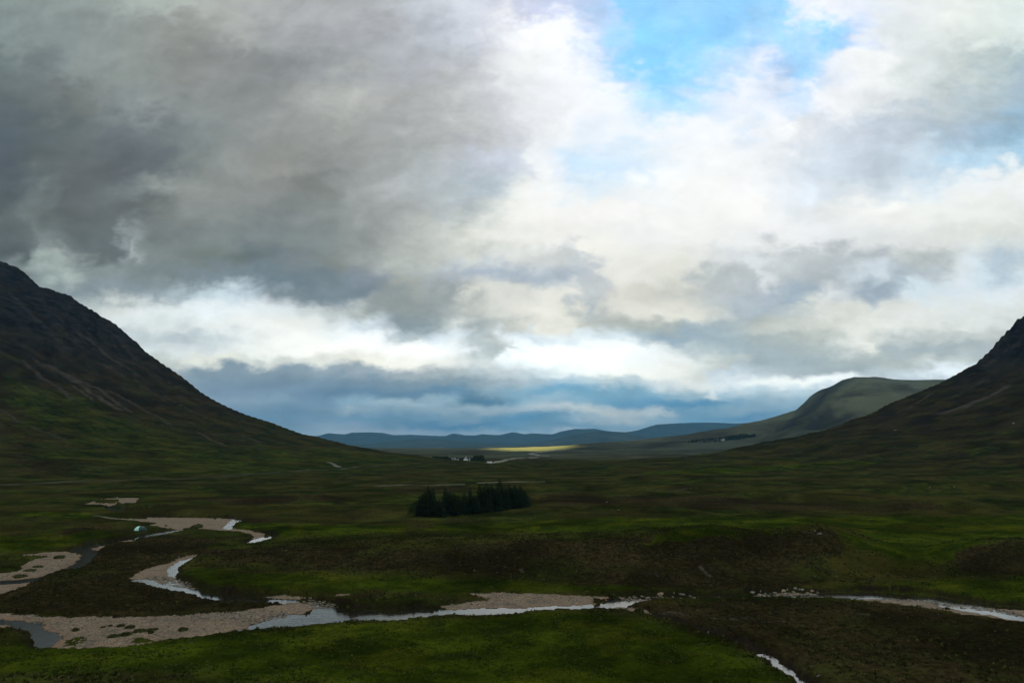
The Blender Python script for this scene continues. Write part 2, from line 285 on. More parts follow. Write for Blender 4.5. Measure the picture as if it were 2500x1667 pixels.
WATER = world([
 Z1([(-90,1092),(150,1098),(360,1108),(345,1150),(420,1185),(480,1215),(520,1265),(522,1285),(440,1298),(470,1345),(300,1352),(262,1310),(275,1250),(230,1195),(130,1182),(-90,1187)]),
 Z1([(1050,778),(1200,766),(1400,770),(1362,700),(1375,665),(1450,622),(1600,580),(1645,580),(1560,620),(1480,670),(1462,720),(1445,765),(1530,800),(1620,850),(1750,880),(1900,905),(2050,918),(2360,936),(2450,940)])
 + Z2([(760,878),(860,882),(940,880),(1000,900),(1080,915),(1150,945),(1220,950),(1500,957),(1700,947),(2000,942),(2350,938)])
 + Z3([(600,928),(850,913),(1000,912),(1150,903),(1290,880),(1150,868),(1330,850),(1500,842),(1700,842),(1850,848),(2100,848),(2350,850)])
 + Z4([(100,830),(400,812),(650,815),(900,805),(1100,803),(1300,818),(1500,822),(1740,860),(2000,900),(2350,935),(2500,950),(3600,1060),(3600,1190),(2500,1050)])
 + Z4([(2350,1040),(2150,1020),(2050,985),(1850,960),(1700,930),(1600,893),(1400,882),(1150,868),(860,872),(450,862),(0,862)])
 + Z3([(2100,868),(1700,880),(1480,915),(1430,937),(1300,943),(1250,956),(1060,965),(900,961),(700,976),(550,991),(400,1010),(130,1008)])
 + Z2([(2000,1010),(1850,1022),(1720,1032),(1600,1041),(1320,1045),(1180,1050),(1000,1070),(800,1090),(700,1100),(480,1115),(330,1125),(240,1132),(330,1085),(200,1062),(60,1058)])
 + Z1([(1480,1092),(1750,1075),(2030,1064),(2160,1062)])
 + Z2([(560,1000),(700,992),(830,982),(900,955),(860,920),(800,906),(640,906),(420,908),(300,898)])
 + Z1([(1900,966),(1700,938),(1550,902),(1400,872),(1280,846),(1150,805)]),
 Z1([(870,185),(1030,180),(1030,232),(940,232),(890,205)]),
 Z1([(1095,205),(1250,190),(1280,196),(1100,221)]),
 Z1([(1180,264),(1770,272),(1860,270),(2030,280),(2038,290),(1980,310),(1910,340),(1912,364),(1805,366),(1820,345),(1860,315),(1895,285),(1800,277),(1200,270)]),
 Z1([(2090,388),(2210,405),(2272,412),(2268,430),(2180,455),(2060,490),(1968,500),(2060,450),(2120,420),(2170,414)]),
 Z1([(1515,368),(1480,388),(1250,436),(1130,452),(1000,470),(890,490),(805,520),(805,582),(740,632),(620,697),(500,707),(400,747),(250,802),(100,812),(-90,824),(-90,790),(100,770),(300,750),(500,700),(590,650),(680,590),(640,560),(560,545),(600,520),(750,480),(1000,455),(1100,438),(1200,405),(1350,378)]),
 [(1273,1144),(1290,1142),(1312,1140.5),(1330,1141.2),(1306,1145.5),(1276,1148)],
 [(1322,1140.8),(1338,1140),(1342,1142),(1324,1143)],
 [(1357,1150.5),(1378,1150.5),(1378,1153),(1359,1153.5)],
])
BURN_LINE = [W(a, b, -0.3) for a, b in Z3([(1430,955),(1560,985),(1700,1018),(1850,1060),(1960,1100),(2130,1150),(2330,1215)]) + Z4([(90,1262),(200,1325),(320,1395),(440,1480),(540,1550),(640,1620),(760,1700),(900,1800)])]
GRAVEL = world([
 Z1([(-90,1058),(70,1058),(230,1063),(400,1083),(650,1082),(900,1096),(1100,1088),(1500,1068),(1900,1045),(2100,1015),(2230,988),(2360,970)]) + Z2([(660,888),(810,888),(905,950),(780,988),(560,1002),(300,1112),(0,1178)]) + Z1([(1500,1262),(1200,1303),(1000,1332),(700,1343),(560,1354),(430,1315),(430,1290),(515,1250),(415,1185),(345,1150),(365,1112),(150,1100),(-90,1092)]),
 Z1([(-90,1130),(60,1140),(130,1165),(120,1182),(-90,1188)]),
 Z1([(145,590),(350,565),(540,545),(680,582),(590,655),(500,702),(400,745),(100,778),(-90,792),(-90,740),(0,735),(150,718),(200,690),(175,668),(290,620),(450,592),(300,588)]),
 Z1([(-90,822),(100,806),(320,786),(200,832),(100,872),(0,905),(-90,935)]),
 Z1([(740,522),(830,500),(940,502),(800,542)]),
 Z1([(1060,776),(1150,715),(1300,662),(1375,645),(1500,595),(1600,572),(1620,582),(1450,630),(1360,700),(1402,768),(1200,768)]),
 Z1([(1210,268),(1800,275),(1900,285),(1865,315),(1815,368),(1640,372),(1530,380),(1400,368),(1200,342),(1290,325),(1100,303),(950,295),(820,272),(960,285),(1200,292)]),
 Z1([(1600,372),(1810,366),(1900,365),(2050,380),(2165,400),(2195,420),(2070,450),(2080,420),(1980,395),(1850,390)]),
 Z1([(680,172),(800,135),(900,120),(1140,115),(1100,165),(1050,172),(870,182),(700,178)]),
 Z1([(950,466),(1090,448),(1110,462),(1060,477)]),
 Z2([(1900,930),(2100,905),(2350,880)]) + Z3([(160,830),(400,822),(600,832),(1000,842),(1290,848),(1280,872),(1130,887),(1185,902),(1000,914),(850,918),(600,934),(300,937),(0,945)]),
 Z4([(840,868),(1150,862),(1400,876),(1600,887),(1700,926),(1850,958),(2050,983),(2150,1018),(2350,1038),(2500,1055),(2500,1085),(2350,1064),(2200,1053),(1980,1013),(1850,1003),(1750,973),(1600,953),(1300,913),(1050,883)]),
 Z4([(2080,940),(2350,952),(2500,962),(2500,995),(2350,995),(2240,978)]),
 Z3([(1290,938),(1430,930),(1620,958),(1640,992),(1480,968),(1300,957)]),
 Z2([(620,835),(930,858),(1190,828),(1200,842),(930,872),(760,872),(600,862),(480,852)]),
])
GREEN_ISLES = world([Z1([(790,140),(900,136),(975,138),(965,160),(860,167),(780,160)]),
 Z1([(520,1300),(600,1270),(720,1258),(700,1285),(620,1315),(540,1325)]), Z1([(1060,1302),(1100,1285),(1200,1280),(1215,1300),(1080,1318)]),
 Z1([(1540,372),(1600,345),(1665,338),(1640,360),(1580,378)]), Z2([(1920,870),(2000,855),(2090,852),(2060,875),(1940,880)])], -0.3)

def lerp_tab(t, tab):
    return np.interp(t, [a for a, b in tab], [b for a, b in tab])

# --- silhouettes read from the photo, each set at its own distance
LEFT_SIL = [(-600,330),(-300,470),(0,636),(38,650),(57,661),(77,678),(103,698),(134,711),(165,722),(191,740),(218,754),(272,782),(295,801),(318,814),(341,830),(352,845),(383,868),(421,897),(459,927),(494,954),(536,977),(574,996),(612,1013),(670,1032),(700,1045),(738,1060),(771,1066),(802,1074),(828,1080),(853,1088),(899,1094),(930,1102),(981,1111),(1032,1116),(1054,1119)]
def left_tables():
    F = []; E = []
    for px, py in LEFT_SIL:
        y = 1500 - (px / 1054.0) * 350
        u, v = ray(px, py)
        x = u * y; z = CAM_H + v * y
        s = foot_left(y) - x
        F.append((s, z)); E.append((s, y))
    F.sort(); E.sort()
    F = [(-2000, 0), (-60, 0), (F[0][0] * 0.4, F[0][1] * 0.35)] + F + [(F[-1][0] + 1500, F[-1][1] + 60)]
    return F, E
def foot_left(y): return -335 + (y - 520) * 0.452
RIGHT_SIL = [(1289,1136),(1379,1133),(1498,1128),(1587,1124),(1661,1118),(1736,1109),(1795,1097),(1860,1081),(1911,1071),(1944,1066),(1980,1056),(2010,1047),(2040,1038),(2070,1026),(2100,1017),(2130,1005),(2160,991),(2190,979),(2220,967),(2250,955),(2280,943),(2310,930),(2334,916),(2364,900),(2385,888),(2411,865),(2432,846),(2444,829),(2470,807),(2483,789),(2500,772),(2700,620),(3000,480)]
def foot_right(y): return 262 - (y - 384) * 0.42
def right_tables():
    F = []; E = []
    for px, py in RIGHT_SIL:
        y = 1005 + (px - 1289) / 1211.0 * 320
        u, v = ray(px, py)
        x = u * y; z = CAM_H + v * y
        s = x - foot_right(y)
        F.append((s, z)); E.append((s, y))
    F.sort(); E.sort()
    F = [(-2000, 0), (-120, 0)] + F + [(F[-1][0] + 1500, F[-1][1] + 60)]
    return F, E
LF, LE = left_tables(); RF, RE = right_tables()
MID_SIL = [(1200,1094),(1319,1091),(1408,1087),(1468,1082),(1557,1076),(1646,1067),(1706,1059),(1765,1047),(1800,1045),(1855,1029),(1900,1017),(1920,1011),(1971,997),(1992,979),(2010,960),(2034,943),(2064,927),(2094,921),(2127,922),(2145,921),(2163,923),(2187,927),(2235,929),(2310,928),(2500,925),(2800,940)]
FAR_SIL = [(-400,1068),(500,1066),(774,1064),(802,1057),(843,1060),(858,1056),(904,1055),(935,1057),(960,1062),(1001,1061),(1052,1064),(1088,1064),(1106,1058),(1118,1059),(1134,1062),(1159,1062),(1177,1059),(1218,1062),(1254,1055),(1279,1060),(1300,1058),(1349,1060),(1370,1053),(1402,1047),(1453,1047),(1483,1052),(1527,1055),(1557,1050),(1602,1036),(1661,1032),(1691,1031),(1750,1031),(1795,1033),(1850,1032),(2000,1030),(2900,1040)]
NEARFAR_SIL = [(-400,1100),(800,1100),(870,1094),(930,1079),(1030,1071),(1090,1072),(1170,1082),(1260,1086),(1330,1076),(1400,1061),(1460,1051),(1530,1056),(1600,1072),(1700,1085),(2900,1090)]
def sil_table(sil, D):
    return [(ray(px, py)[0], CAM_H + ray(px, py)[1] * D) for px, py in sil]
MT = sil_table(MID_SIL, 3700); FT = sil_table(FAR_SIL, 11500); NT2 = sil_table(NEARFAR_SIL, 8200)
RIDGE = [(380,1375,0),(560,1350,.6),(700,1338,1.2),(820,1333,1.8),(1000,1327,3.0),(1200,1318,4.2),(1400,1310,5.2),(1550,1301,6.5),(1640,1292,7.6),(1740,1287,8.3),(1810,1296,7.3),(1880,1301,6.6),(1940,1291,7.8),(2000,1284,8.8),(2060,1297,7.4),(2120,1322,5.2),(2200,1345,3.4),(2260,1350,3.0),(2330,1334,4.6),(2400,1324,5.6),(2500,1322,5.8),(2800,1340,5)]
RIDGE_T = []
for px, py, z in RIDGE:
    u, v = ray(px, py); y = (z - CAM_H) / v; RIDGE_T.append((u, y, z))
RFOOT = [(380,1392),(600,1402),(1000,1420),(1400,1442),(1800,1440),(2000,1426),(2200,1418),(2500,1402),(2800,1400)]
RFOOT_T = [(ray(px, py)[0], W(px, py)[1]) for px, py in RFOOT]
KNOLLS = [(220,1288,2.6,12,5),(90,1262,1.6,16,6),(640,1262,1.2,20,8),(900,1240,1.5,22,9),(720,1216,1.8,22,10),(1500,1236,1.6,30,9),(2250,1228,3.0,40,12),(1900,1205,3.5,45,14),(1650,1190,2.4,40,12),(2380,1180,6,60,20),
          (1180,1502,0.5,9,3),(1400,1500,0.7,8,3.5),(1300,1512,0.5,10,4),(850,1650,0.5,9,4),(250,1650,0.4,8,4),(300,1225,1.6,25,9),(420,1245,1.2,20,6),(760,1395,0.9,5,3)]
KN = []
for px, py, h, sx, sy in KNOLLS:
    u, v = ray(px, py); y = (h - CAM_H) / v; KN.append((u * y, y, h, sx, sy))

def terrain(X, Y, masks=False):
    X = np.asarray(X, np.float64); Y = np.asarray(Y, np.float64)
    r = np.hypot(X, Y); Ys = np.maximum(Y, 20.0); t = X / Ys
    # valley floor: soft swells that grow with distance, and tussocks
    sw = fbm(X, Y, 60, 4, 11, 0.5, 1.8)
    big = fbm(X, Y, 260, 3, 21, 0.5, 1.6)
    amp = 0.35 + 1.1 * sstep(240, 420, Y) + 1.2 * sstep(500, 1200, Y)
    z = amp * (sw + 0.45) * 0.9 + 2.2 * sstep(330, 900, Y) * (big + 0.3) * (1 - 0.7 * sstep(1500, 2500, Y))
    z = np.maximum(z, 0.02)
    fine = fbm(X, Y, 2.6, 3, 31, 0.6)
    tus = np.abs(gnoise(X / 0.9, Y / 1.3, 41))
    det = 1 - sstep(250, 900, r)
    # moraine ridge beyond the river
    yc = np.interp(t, [a for a, b, c in RIDGE_T], [b for a, b, c in RIDGE_T]); zc = np.interp(t, [a for a, b, c in RIDGE_T], [c for a, b, c in RIDGE_T])
    yf = np.interp(t, [a for a, b in RFOOT_T], [b for a, b in RFOOT_T])
    up = sstep(0, 1, (Ys - yf) / np.maximum(yc - yf, 1)); dn = 1 - sstep(yc + 2, yc + 46, Ys)
    rid = zc * up * dn
    lump = fbm(X, Y, 14, 4, 51, 0.55)
    rid = rid + 2.3 * lump * up * dn * np.clip(zc / 4, 0, 1) * sstep(0, 1.0, (yc - Ys) / 14)
    z = z * (1 - 0.7 * up * dn) + rid
    for kx, ky, h, sx, sy in KN:
        z = z + h * np.exp(-((X - kx) / sx) ** 2 - ((Y - ky) / sy) ** 2)
    # left mountain wall
    wob = 26 * fbm(X, Y, 300, 3, 61)
    sl = foot_left(Y) - X + wob * sstep(100, 500, foot_left(Y) - X) * 0.6
    fl = lerp_tab(sl, LF); yl = lerp_tab(sl, LE)
    fl = np.maximum(fl - 1.15 * np.clip(Y - yl, 0, None), 0) * sstep(60, 420, Y)
    fl = np.where(fl > 385, 385 + (fl - 385) * 0.12, fl)
    gl = np.abs(gnoise(Y / 75 + 0.8 * gnoise(X / 130, Y / 130, 5), sl / 420, 71))
    gl2 = np.abs(gnoise(Y / 24 + 1.1 * gnoise(X / 60, Y / 60, 6), sl / 160, 72))
    hl = sstep(25, 240, fl)
    rock = fbm(X, Y, 30, 4, 81, 0.6)
    fl = fl + hl * (-5 * (1 - 2.5 * gl).clip(0, 1) - 2.2 * (1 - 2.5 * gl2).clip(0, 1) + 3.0 * rock * sstep(0.2, 1, hl) + 3.0)
    # right mountain
    sr = X - foot_right(Y) + wob * sstep(200, 600, X - foot_right(Y)) * 0.5
    fr = lerp_tab(sr, RF); yr = lerp_tab(sr, RE)
    fr = np.maximum(fr - 1.7 * np.clip(Y - yr, 0, None), 0) * sstep(60, 420, Y)
    fr = np.where(fr > 300, 300 + (fr - 300) * 0.25, fr)
    gr = np.abs(gnoise(Y / 80 + 0.9 * gnoise(X / 140, Y / 140, 7), sr / 380, 73))
    hr = sstep(25, 190, fr)
    fr = fr + hr * (-5 * (1 - 2.5 * gr).clip(0, 1) + 2.6 * rock + 5 * sstep(120, 220, fr) * np.abs(fbm(X, Y, 22, 3, 83)) + 2)
    sw2 = sstep(2, 12, fr) * (1 - sstep(60, 120, fr))
    fr = fr + sw2 * 2.6 * fbm(X, Y, 55, 3, 85, 0.5, 2.0)
    # hill across the moor
    zm = lerp_tab(t + 0.00007 * np.clip(3700 - Y, 0, 1500) + 0.010 * gnoise(X / 260, Y / 260, 97) * sstep(3700, 3500, Y), MT)
    ym = 3700 + 0 * t
    yb = 2450 - 500 * sstep(0.3, 0.6, t)
    pm = sstep(0, 1, (Y - yb) / (ym - yb)) ** 1.25
    hm = np.maximum(zm, 0) * pm * (1 - sstep(ym + 60, ym + 1900, Y))
    gm = np.abs(gnoise(t * 13 + 0.5 * gnoise(X / 500, Y / 500, 9), Y / 900, 91))
    mm = sstep(60, 160, hm)
    hm = hm - mm * 14 * (1 - 2.2 * gm).clip(0, 1) * sstep(3700, 3350, Y) + mm * 5 * fbm(X, Y, 160, 4, 93) * sstep(3720, 3500, Y)
    # gully on the left shoulder of that hill
    for gx0, gy0, gx1, gy1, dep, wd in GULLIES:
        d = seg_dist(X, Y, [(gx0, gy0), (gx1, gy1)], False)
        hm = hm - dep * np.exp(-(d / wd) ** 2) * (hm > 20)
    hm = hm - 260 * sstep(3660, 5200, Y) * (1 - sstep(20, 200, hm)) * (1 - sstep(6000, 7200, Y))
    # far ranges
    za = lerp_tab(t, FT); zb = lerp_tab(t, NT2)
    fa = np.maximum(za, 0) * sstep(9600, 11500, Y) * (1 - sstep(11500, 13000, Y))
    fb = np.maximum(zb, 0) * sstep(7000, 8200, Y) * (1 - sstep(8200, 9600, Y))
    hills = np.maximum(fa, fb)
    hills = hills + sstep(7200, 8000, Y) * 8 * fbm(X, Y, 700, 3, 95) * sstep(15, 60, hills)
    base_cut = 1 - sstep(5, 40, fl) ; base_cut2 = 1 - sstep(5, 40, fr)
    z = z * np.clip(base_cut * base_cut2 * (1 - mm) * (1 - sstep(5000, 7000, Y)), 0.15, 1)
    z = z * (1 - 0.85 * np.exp(-((X + 75) / 90) ** 2 - ((Y - 1215) / 70) ** 2))
    z = z + fl + fr + hm + hills
    # the hillside the camera stands on
    z = z + 28.4 * np.clip(1 - r / 62, 0, 1) ** 1.05
    z = z + 60 * sstep(20, 900, -Y)
    # rivers and bars
    wx = X + 1.0 * gnoise(X / 2.4, Y / 2.4, 101) + 0.8 * gnoise(X / 0.9, Y / 0.9, 102)
    wy = Y + 1.6 * gnoise(X / 3.0, Y / 2.6, 103) + 1.3 * gnoise(X / 1.1, Y / 1.0, 104)
    m = (Y > 90) & (Y < 1000) & (np.abs(X) < 330)
    dw = np.full(X.shape, 30.0, np.float32); dg = dw.copy(); db = dw.copy(); di = dw.copy(); dsw = dw.copy()
    if m.any():
        dw[m] = sdf(wx[m], wy[m], WATER, 30.0); dsw[m] = sdf(wx[m], wy[m] - 3.0, WATER, 30.0); dg[m] = sdf(wx[m], wy[m], GRAVEL, 30.0)
        di[m] = sdf(wx[m], wy[m], GREEN_ISLES, 30.0)
        db[m] = sdf(wx[m], wy[m], [BURN_LINE], 30.0, closed=False)
    dw = np.where(dg < 0, np.maximum(dw, -dg), dw)
    du = np.minimum(dw, dg)
    land = z + det * (0.22 * (fine + 0.3) + 0.30 * (tus * 1.6) * (0.35 + 0.65 * sstep(-0.1, 0.35, gnoise(X / 7, Y / 9, 43))))
    north = sstep(-0.5, 2.0, dw - dsw) * (dw > 0) * (dw < dg + 1)
    land = land * (0.30 + 0.70 * sstep(2, 20, du)) + 0.75 * north * np.exp(-np.clip(dw - 1, 0, None) / 7) * (0.35 + sstep(-0.3, 0.3, gnoise(X / 9, Y / 9, 46)))
    steep = 0.9 + 1.6 * sstep(-0.2, 0.3, gnoise(X / 16, Y / 16, 45))
    bank = sstep(0, 1, du / steep)
    zr = ZW + 0.12 + 0.02 * fine
    zz = zr + (land + 0.08 - zr) * bank
    inb = dg < 0
    bar = ZW + 0.03 + np.clip(dw * 0.05, 0, 0.38) + 0.05 * fine + 0.035 * np.abs(gnoise(X / 0.45, Y / 0.6, 47))
    bar = np.where(di < 0.3, bar + 0.45 * sstep(0.3, -1.0, di) + 0.2 * tus, bar)
    zz = np.where(inb & (dw > 0), bar, zz)
    bed = ZW - 0.05 - np.clip(-dw * 0.25, 0, 0.6)
    zz = np.where(dw <= 0, bed, zz)
    # shallow riffles: the bed breaks the surface
    # the burn, cut into the flat
    far_side = sstep(-3, 3, (X - 0) * 0)
    bw = 1.1 + 0.5 * gnoise(X / 5, Y / 5, 48)
    cut = sstep(bw * 0.4, bw * 2.3, db)
    wetb = np.maximum(1 - sstep(119, 122, Y), np.maximum(np.exp(-((Y - 129.5) / 1.3) ** 2), np.exp(-((Y - 142) / 1.0) ** 2)))
    bedb = ZW + 0.16 - 0.30 * wetb + 0.05 * fine
    zz = np.where((dw > 0) & (db < 6), np.minimum(zz, bedb * (1 - cut) + zz * cut), zz)
    if not masks: return zz
    rockm = np.maximum(sstep(90, 230, fl + 25 * rock), sstep(80, 190, fr + 25 * rock))
    gd = np.full(X.shape, 1e9)
    for gx0, gy0, gx1, gy1, dep, wd in GULLIES: gd = np.minimum(gd, seg_dist(X + 60 * gnoise(X / 90, Y / 90, 98), Y, [(gx0, gy0), (gx1, gy1)], False) / wd)
    return zz, dict(gd=gd, dw=dw, dg=dg, di=di, db=db, fl=fl, fr=fr, hm=hm, hills=hills, rock=rockm, ridge=up * dn * np.clip(zc / 3, 0, 1), t=t)
def _mid(px, py, Yd):
    u, v = ray(px, py); return u * Yd, Yd
GULLIES = [(*_mid(2052, 962, 3560), *_mid(1925, 1030, 3050), 20, 60), (*_mid(1990, 1045, 2900), *_mid(2010, 1022, 3100), 14, 45), (*_mid(2035, 1035, 2950), *_mid(2075, 1030, 3000), 10, 30)]
def raycast(px, py, y0=88.0, y1=13000.0):
    """where the line of sight of a photo pixel first meets the land"""
    u, v = ray(px, py)
    ys = y0 * (y1 / y0) ** np.linspace(0, 1, 1600)
    zs = terrain(u * ys, ys); zr = CAM_H + v * ys
    k = np.argmax(zs >= zr)
    if zs[k] < zr[k]: return None
    a, b = ys[max(k - 1, 0)], ys[k]
    ys = np.linspace(a, b, 24); zs = terrain(u * ys, ys); zr = CAM_H + v * ys
    k = np.argmax(zs >= zr) if (zs >= zr).any() else 23
    return (u * ys[k], ys[k], float(zs[k]))
def zat(x, y): return float(terrain(np.array([x]), np.array([y]))[0])

# ================================================================== materials
def new_mat(name):
    m = bpy.data.materials.new(name); m.use_nodes = True
    T = NT(m.node_tree); T.n.clear()
    out = T.node('ShaderNodeOutputMaterial')
    p = T.node('ShaderNodeBsdfPrincipled'); T.link(p.outputs[0], out.inputs[0])
    return m, T, p
def attr(T, name):
    a = T.node('ShaderNodeAttribute'); a.attribute_name = name; return a.outputs['Fac']
def bump(T, p, h, dist, strength=1.0):
    b = T.node('ShaderNodeBump'); b.inputs['Strength'].default_value = strength; b.inputs['Distance'].default_value = dist
    T.link(h, b.inputs['Height']); T.link(b.outputs[0], p.inputs['Normal'])

def mat_land():
    m, T, p = new_mat('moor vegetation and rock')
    geo = T.node('ShaderNodeNewGeometry'); P = geo.outputs['Position']
    n50 = T.noise(P, 0.018, 6, 0.6, 0.4)
    n8 = T.noise(P, 0.11, 6, 0.6, 0.5)
    n1 = T.noise(P, 0.9, 6, 0.65, 0.3)
    n03 = T.noise(P, 4.5, 4, 0.6)
    n20 = T.noise(P, 0.045, 7, 0.65, 0.6)
    grass = T.mix(T.smooth(n8, 0.35, 0.65), (0.013, 0.0165, 0.003), (0.034, 0.040, 0.007))
    grass = T.mix(T.smooth(n50, 0.44, 0.60), grass, (0.036, 0.031, 0.007))
    lush = T.mix(T.smooth(n8, 0.32, 0.68), (0.013, 0.0215, 0.0015), (0.038, 0.050, 0.003))
    lush = T.mix(T.smooth(n20, 0.50, 0.64), lush, (0.050, 0.054, 0.004))
    lush = T.mix(T.smooth(T.noise(P, 0.16, 8, 0.7, 0.8), 0.52, 0.66), lush, (0.012, 0.016, 0.003))
    grass = T.mix(attr(T, 'lush'), grass, lush)
    heath = T.mix(T.smooth(n1, 0.25, 0.75), (0.014, 0.010, 0.004), (0.034, 0.025, 0.010))
    heath = T.mix(T.smooth(n20, 0.50, 0.66), heath, (0.026, 0.028, 0.006))
    hm = T.math('ADD', attr(T, 'heather'), T.math('MULTIPLY', T.math('SUBTRACT', T.noise(P, 0.06, 9, 0.7), 0.5), 2.2))
    c = T.mix(T.smooth(hm, 0.36, 0.66), grass, heath)
    # tussock to tussock and field to field change
    v = T.math('ADD', 0.55, T.math('MULTIPLY', T.math('ADD', T.smooth(n1, 0.3, 0.7), T.smooth(n03, 0.3, 0.7)), 0.5))
    v = T.math('MULTIPLY', v, T.math('ADD', 0.55, T.math('MULTIPLY', T.smooth(T.noise(P, 0.03, 7, 0.62, 0.4), 0.36, 0.66), 0.9)))
    c = T.mix(1.0, c, T.comb(v, v, v), 'MULTIPLY')
    # dry grass tips
    c = T.mix(T.math('MULTIPLY', T.smooth(T.noise(P, 0.35, 8, 0.72), 0.60, 0.74), 0.35), c, (0.085, 0.075, 0.022))
    # rock and bare peat high up
    rockc = T.mix(T.smooth(T.noise(P, 0.06, 9, 0.7), 0.4, 0.62), (0.008, 0.008, 0.0085), (0.030, 0.027, 0.025))
    c = T.mix(T.math('MULTIPLY', attr(T, 'rock'), T.smooth(T.noise(P, 0.025, 8, 0.65), 0.30, 0.50)), c, rockc)
    sc = T.mix(T.smooth(n1, 0.3, 0.7), (0.045, 0.037, 0.03), (0.11, 0.09, 0.072))
    sm = T.math('MULTIPLY', attr(T, 'scree'), T.smooth(T.noise(P, 0.12, 9, 0.75), 0.30, 0.52))
    c = T.mix(sm, c, sc)
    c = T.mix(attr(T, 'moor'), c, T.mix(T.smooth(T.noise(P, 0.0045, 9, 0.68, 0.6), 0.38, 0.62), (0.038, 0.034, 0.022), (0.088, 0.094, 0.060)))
    c = T.mix(attr(T, 'sunlit_straw'), c, (0.80, 0.66, 0.19))  # dry grass, its colour brightened to paint in the sunshine on it
    # cut peat banks along the water
    c = T.mix(attr(T, 'bank'), c, (0.020, 0.014, 0.009))
    # pale stones here and there
    vo = T.node('ShaderNodeTexVoronoi'); T.link(P, vo.inputs['Vector']); vo.inputs['Scale'].default_value = 0.22
    st = T.math('MULTIPLY', T.math('LESS_THAN', vo.outputs['Distance'], 0.07), T.smooth(T.noise(P, 0.03, 3), 0.5, 0.6))
    c = T.mix(T.math('MULTIPLY', st, 0.7), c, (0.15, 0.14, 0.12))
    T.link(c, p.inputs['Base Color'])
    p.inputs['Roughness'].default_value = 1.0
    p.inputs['Specular IOR Level'].default_value = 0.0
    bump(T, p, T.math('ADD', n1, T.math('MULTIPLY', n03, 0.4)), 0.5, 0.9)
    return m
def mat_gravel():
    m, T, p = new_mat('river gravel')
    geo = T.node('ShaderNodeNewGeometry'); P = geo.outputs['Position']
    vo = T.node('ShaderNodeTexVoronoi'); T.link(P, vo.inputs['Vector']); vo.inputs['Scale'].default_value = 2.6
    cs = T.sep(vo.outputs['Color'])
    c = T.mix(cs[0], (0.12, 0.070, 0.040), (0.38, 0.250, 0.140))
    c = T.mix(T.smooth(T.noise(P, 0.25, 6, 0.65), 0.45, 0.62), c, (0.25, 0.150, 0.088))
    c = T.mix(T.math('MULTIPLY', T.smooth(T.noise(P, 0.16, 8, 0.72), 0.50, 0.64), 0.75), c, (0.075, 0.058, 0.032))
    dk = T.smooth(vo.outputs['Distance'], 0.25, 0.6)
    c = T.mix(T.math('MULTIPLY', dk, 0.6), c, (0.07, 0.055, 0.045))
    c = T.mix(attr(T, 'wet'), c, (0.16, 0.085, 0.045))
    T.link(c, p.inputs['Base Color'])
    p.inputs['Roughness'].default_value = 0.8
    p.inputs['Specular IOR Level'].default_value = 0.3
    bump(T, p, T.math('ADD', T.math('MULTIPLY', vo.outputs['Distance'], -1.0), T.noise(P, 1.2, 5)), 0.22, 1.0)
    return m
def mat_water():
    m, T, p = new_mat('river water')
    geo = T.node('ShaderNodeNewGeometry'); P = geo.outputs['Position']
    p.inputs['Base Color'].default_value = (0.018, 0.016, 0.012, 1)
    p.inputs['Roughness'].default_value = 0.06
    p.inputs['IOR'].default_value = 2.3
    p.inputs['Specular IOR Level'].default_value = 0.5
    P2 = T.node('ShaderNodeMapping'); T.link(P, P2.inputs[0]); P2.inputs['Scale'].default_value = (1.0, 0.6, 1.0)
    h = T.math('ADD', T.noise(P2.outputs[0], 2.2, 4, 0.6), T.math('MULTIPLY', T.noise(P, 0.35, 3), 0.8))
    bump(T, p, h, 0.05, 0.5)
    return m
M_LAND = mat_land(); M_GRAVEL = mat_gravel(); M_WATER = mat_water()

# ================================================================== the land: one height field, cut into floor, bars, mountains and hills
def polymask(X, Y, polys, soft):
    """1 inside, 0 outside, soft edge in metres"""
    return 1 - sstep(-soft, soft, sdf(X, Y, polys, soft + 2.0))
def rc_poly(pts):
    o = []
    for a, b in pts:
        h = raycast(a, b)
        if h is not None: o.append((h[0], h[1]))
    return o

HEATHER_P = [
 [(-60,1470),(60,1430),(230,1340),(300,1318),(420,1306),(520,1322),(470,1345),(345,1388),(312,1412),(500,1452),(640,1468),(690,1482),(600,1498),(300,1502),(-60,1494)],
 [(470,1350),(620,1336),(1000,1332),(1250,1325),(1500,1316),(1640,1305),(1740,1300),(1860,1310),(1960,1296),(2040,1300),(2060,1330),(2000,1395),(1900,1436),(1500,1434),(1250,1402),(900,1388),(700,1384),(560,1372)],
 [(1500,1482),(1650,1476),(1850,1462),(2050,1466),(2350,1500),(2600,1530),(2600,1700),(2000,1700),(1950,1655),(1820,1590),(1700,1535),(1560,1495)],
 [(2350,1338),(2400,1330),(2560,1328),(2560,1402),(2380,1396),(2310,1370)],
 [(1340,1205),(1800,1215),(2300,1236),(2200,1246),(1700,1240),(1320,1228)],
 [(560,1262),(700,1268),(640,1276),(560,1275)], [(150,1290),(220,1280),(300,1292),(240,1300),(160,1300)],
 [(400,1212),(800,1208),(860,1224),(560,1232)], [(960,1190),(1130,1186),(1150,1196),(980,1202)],
]
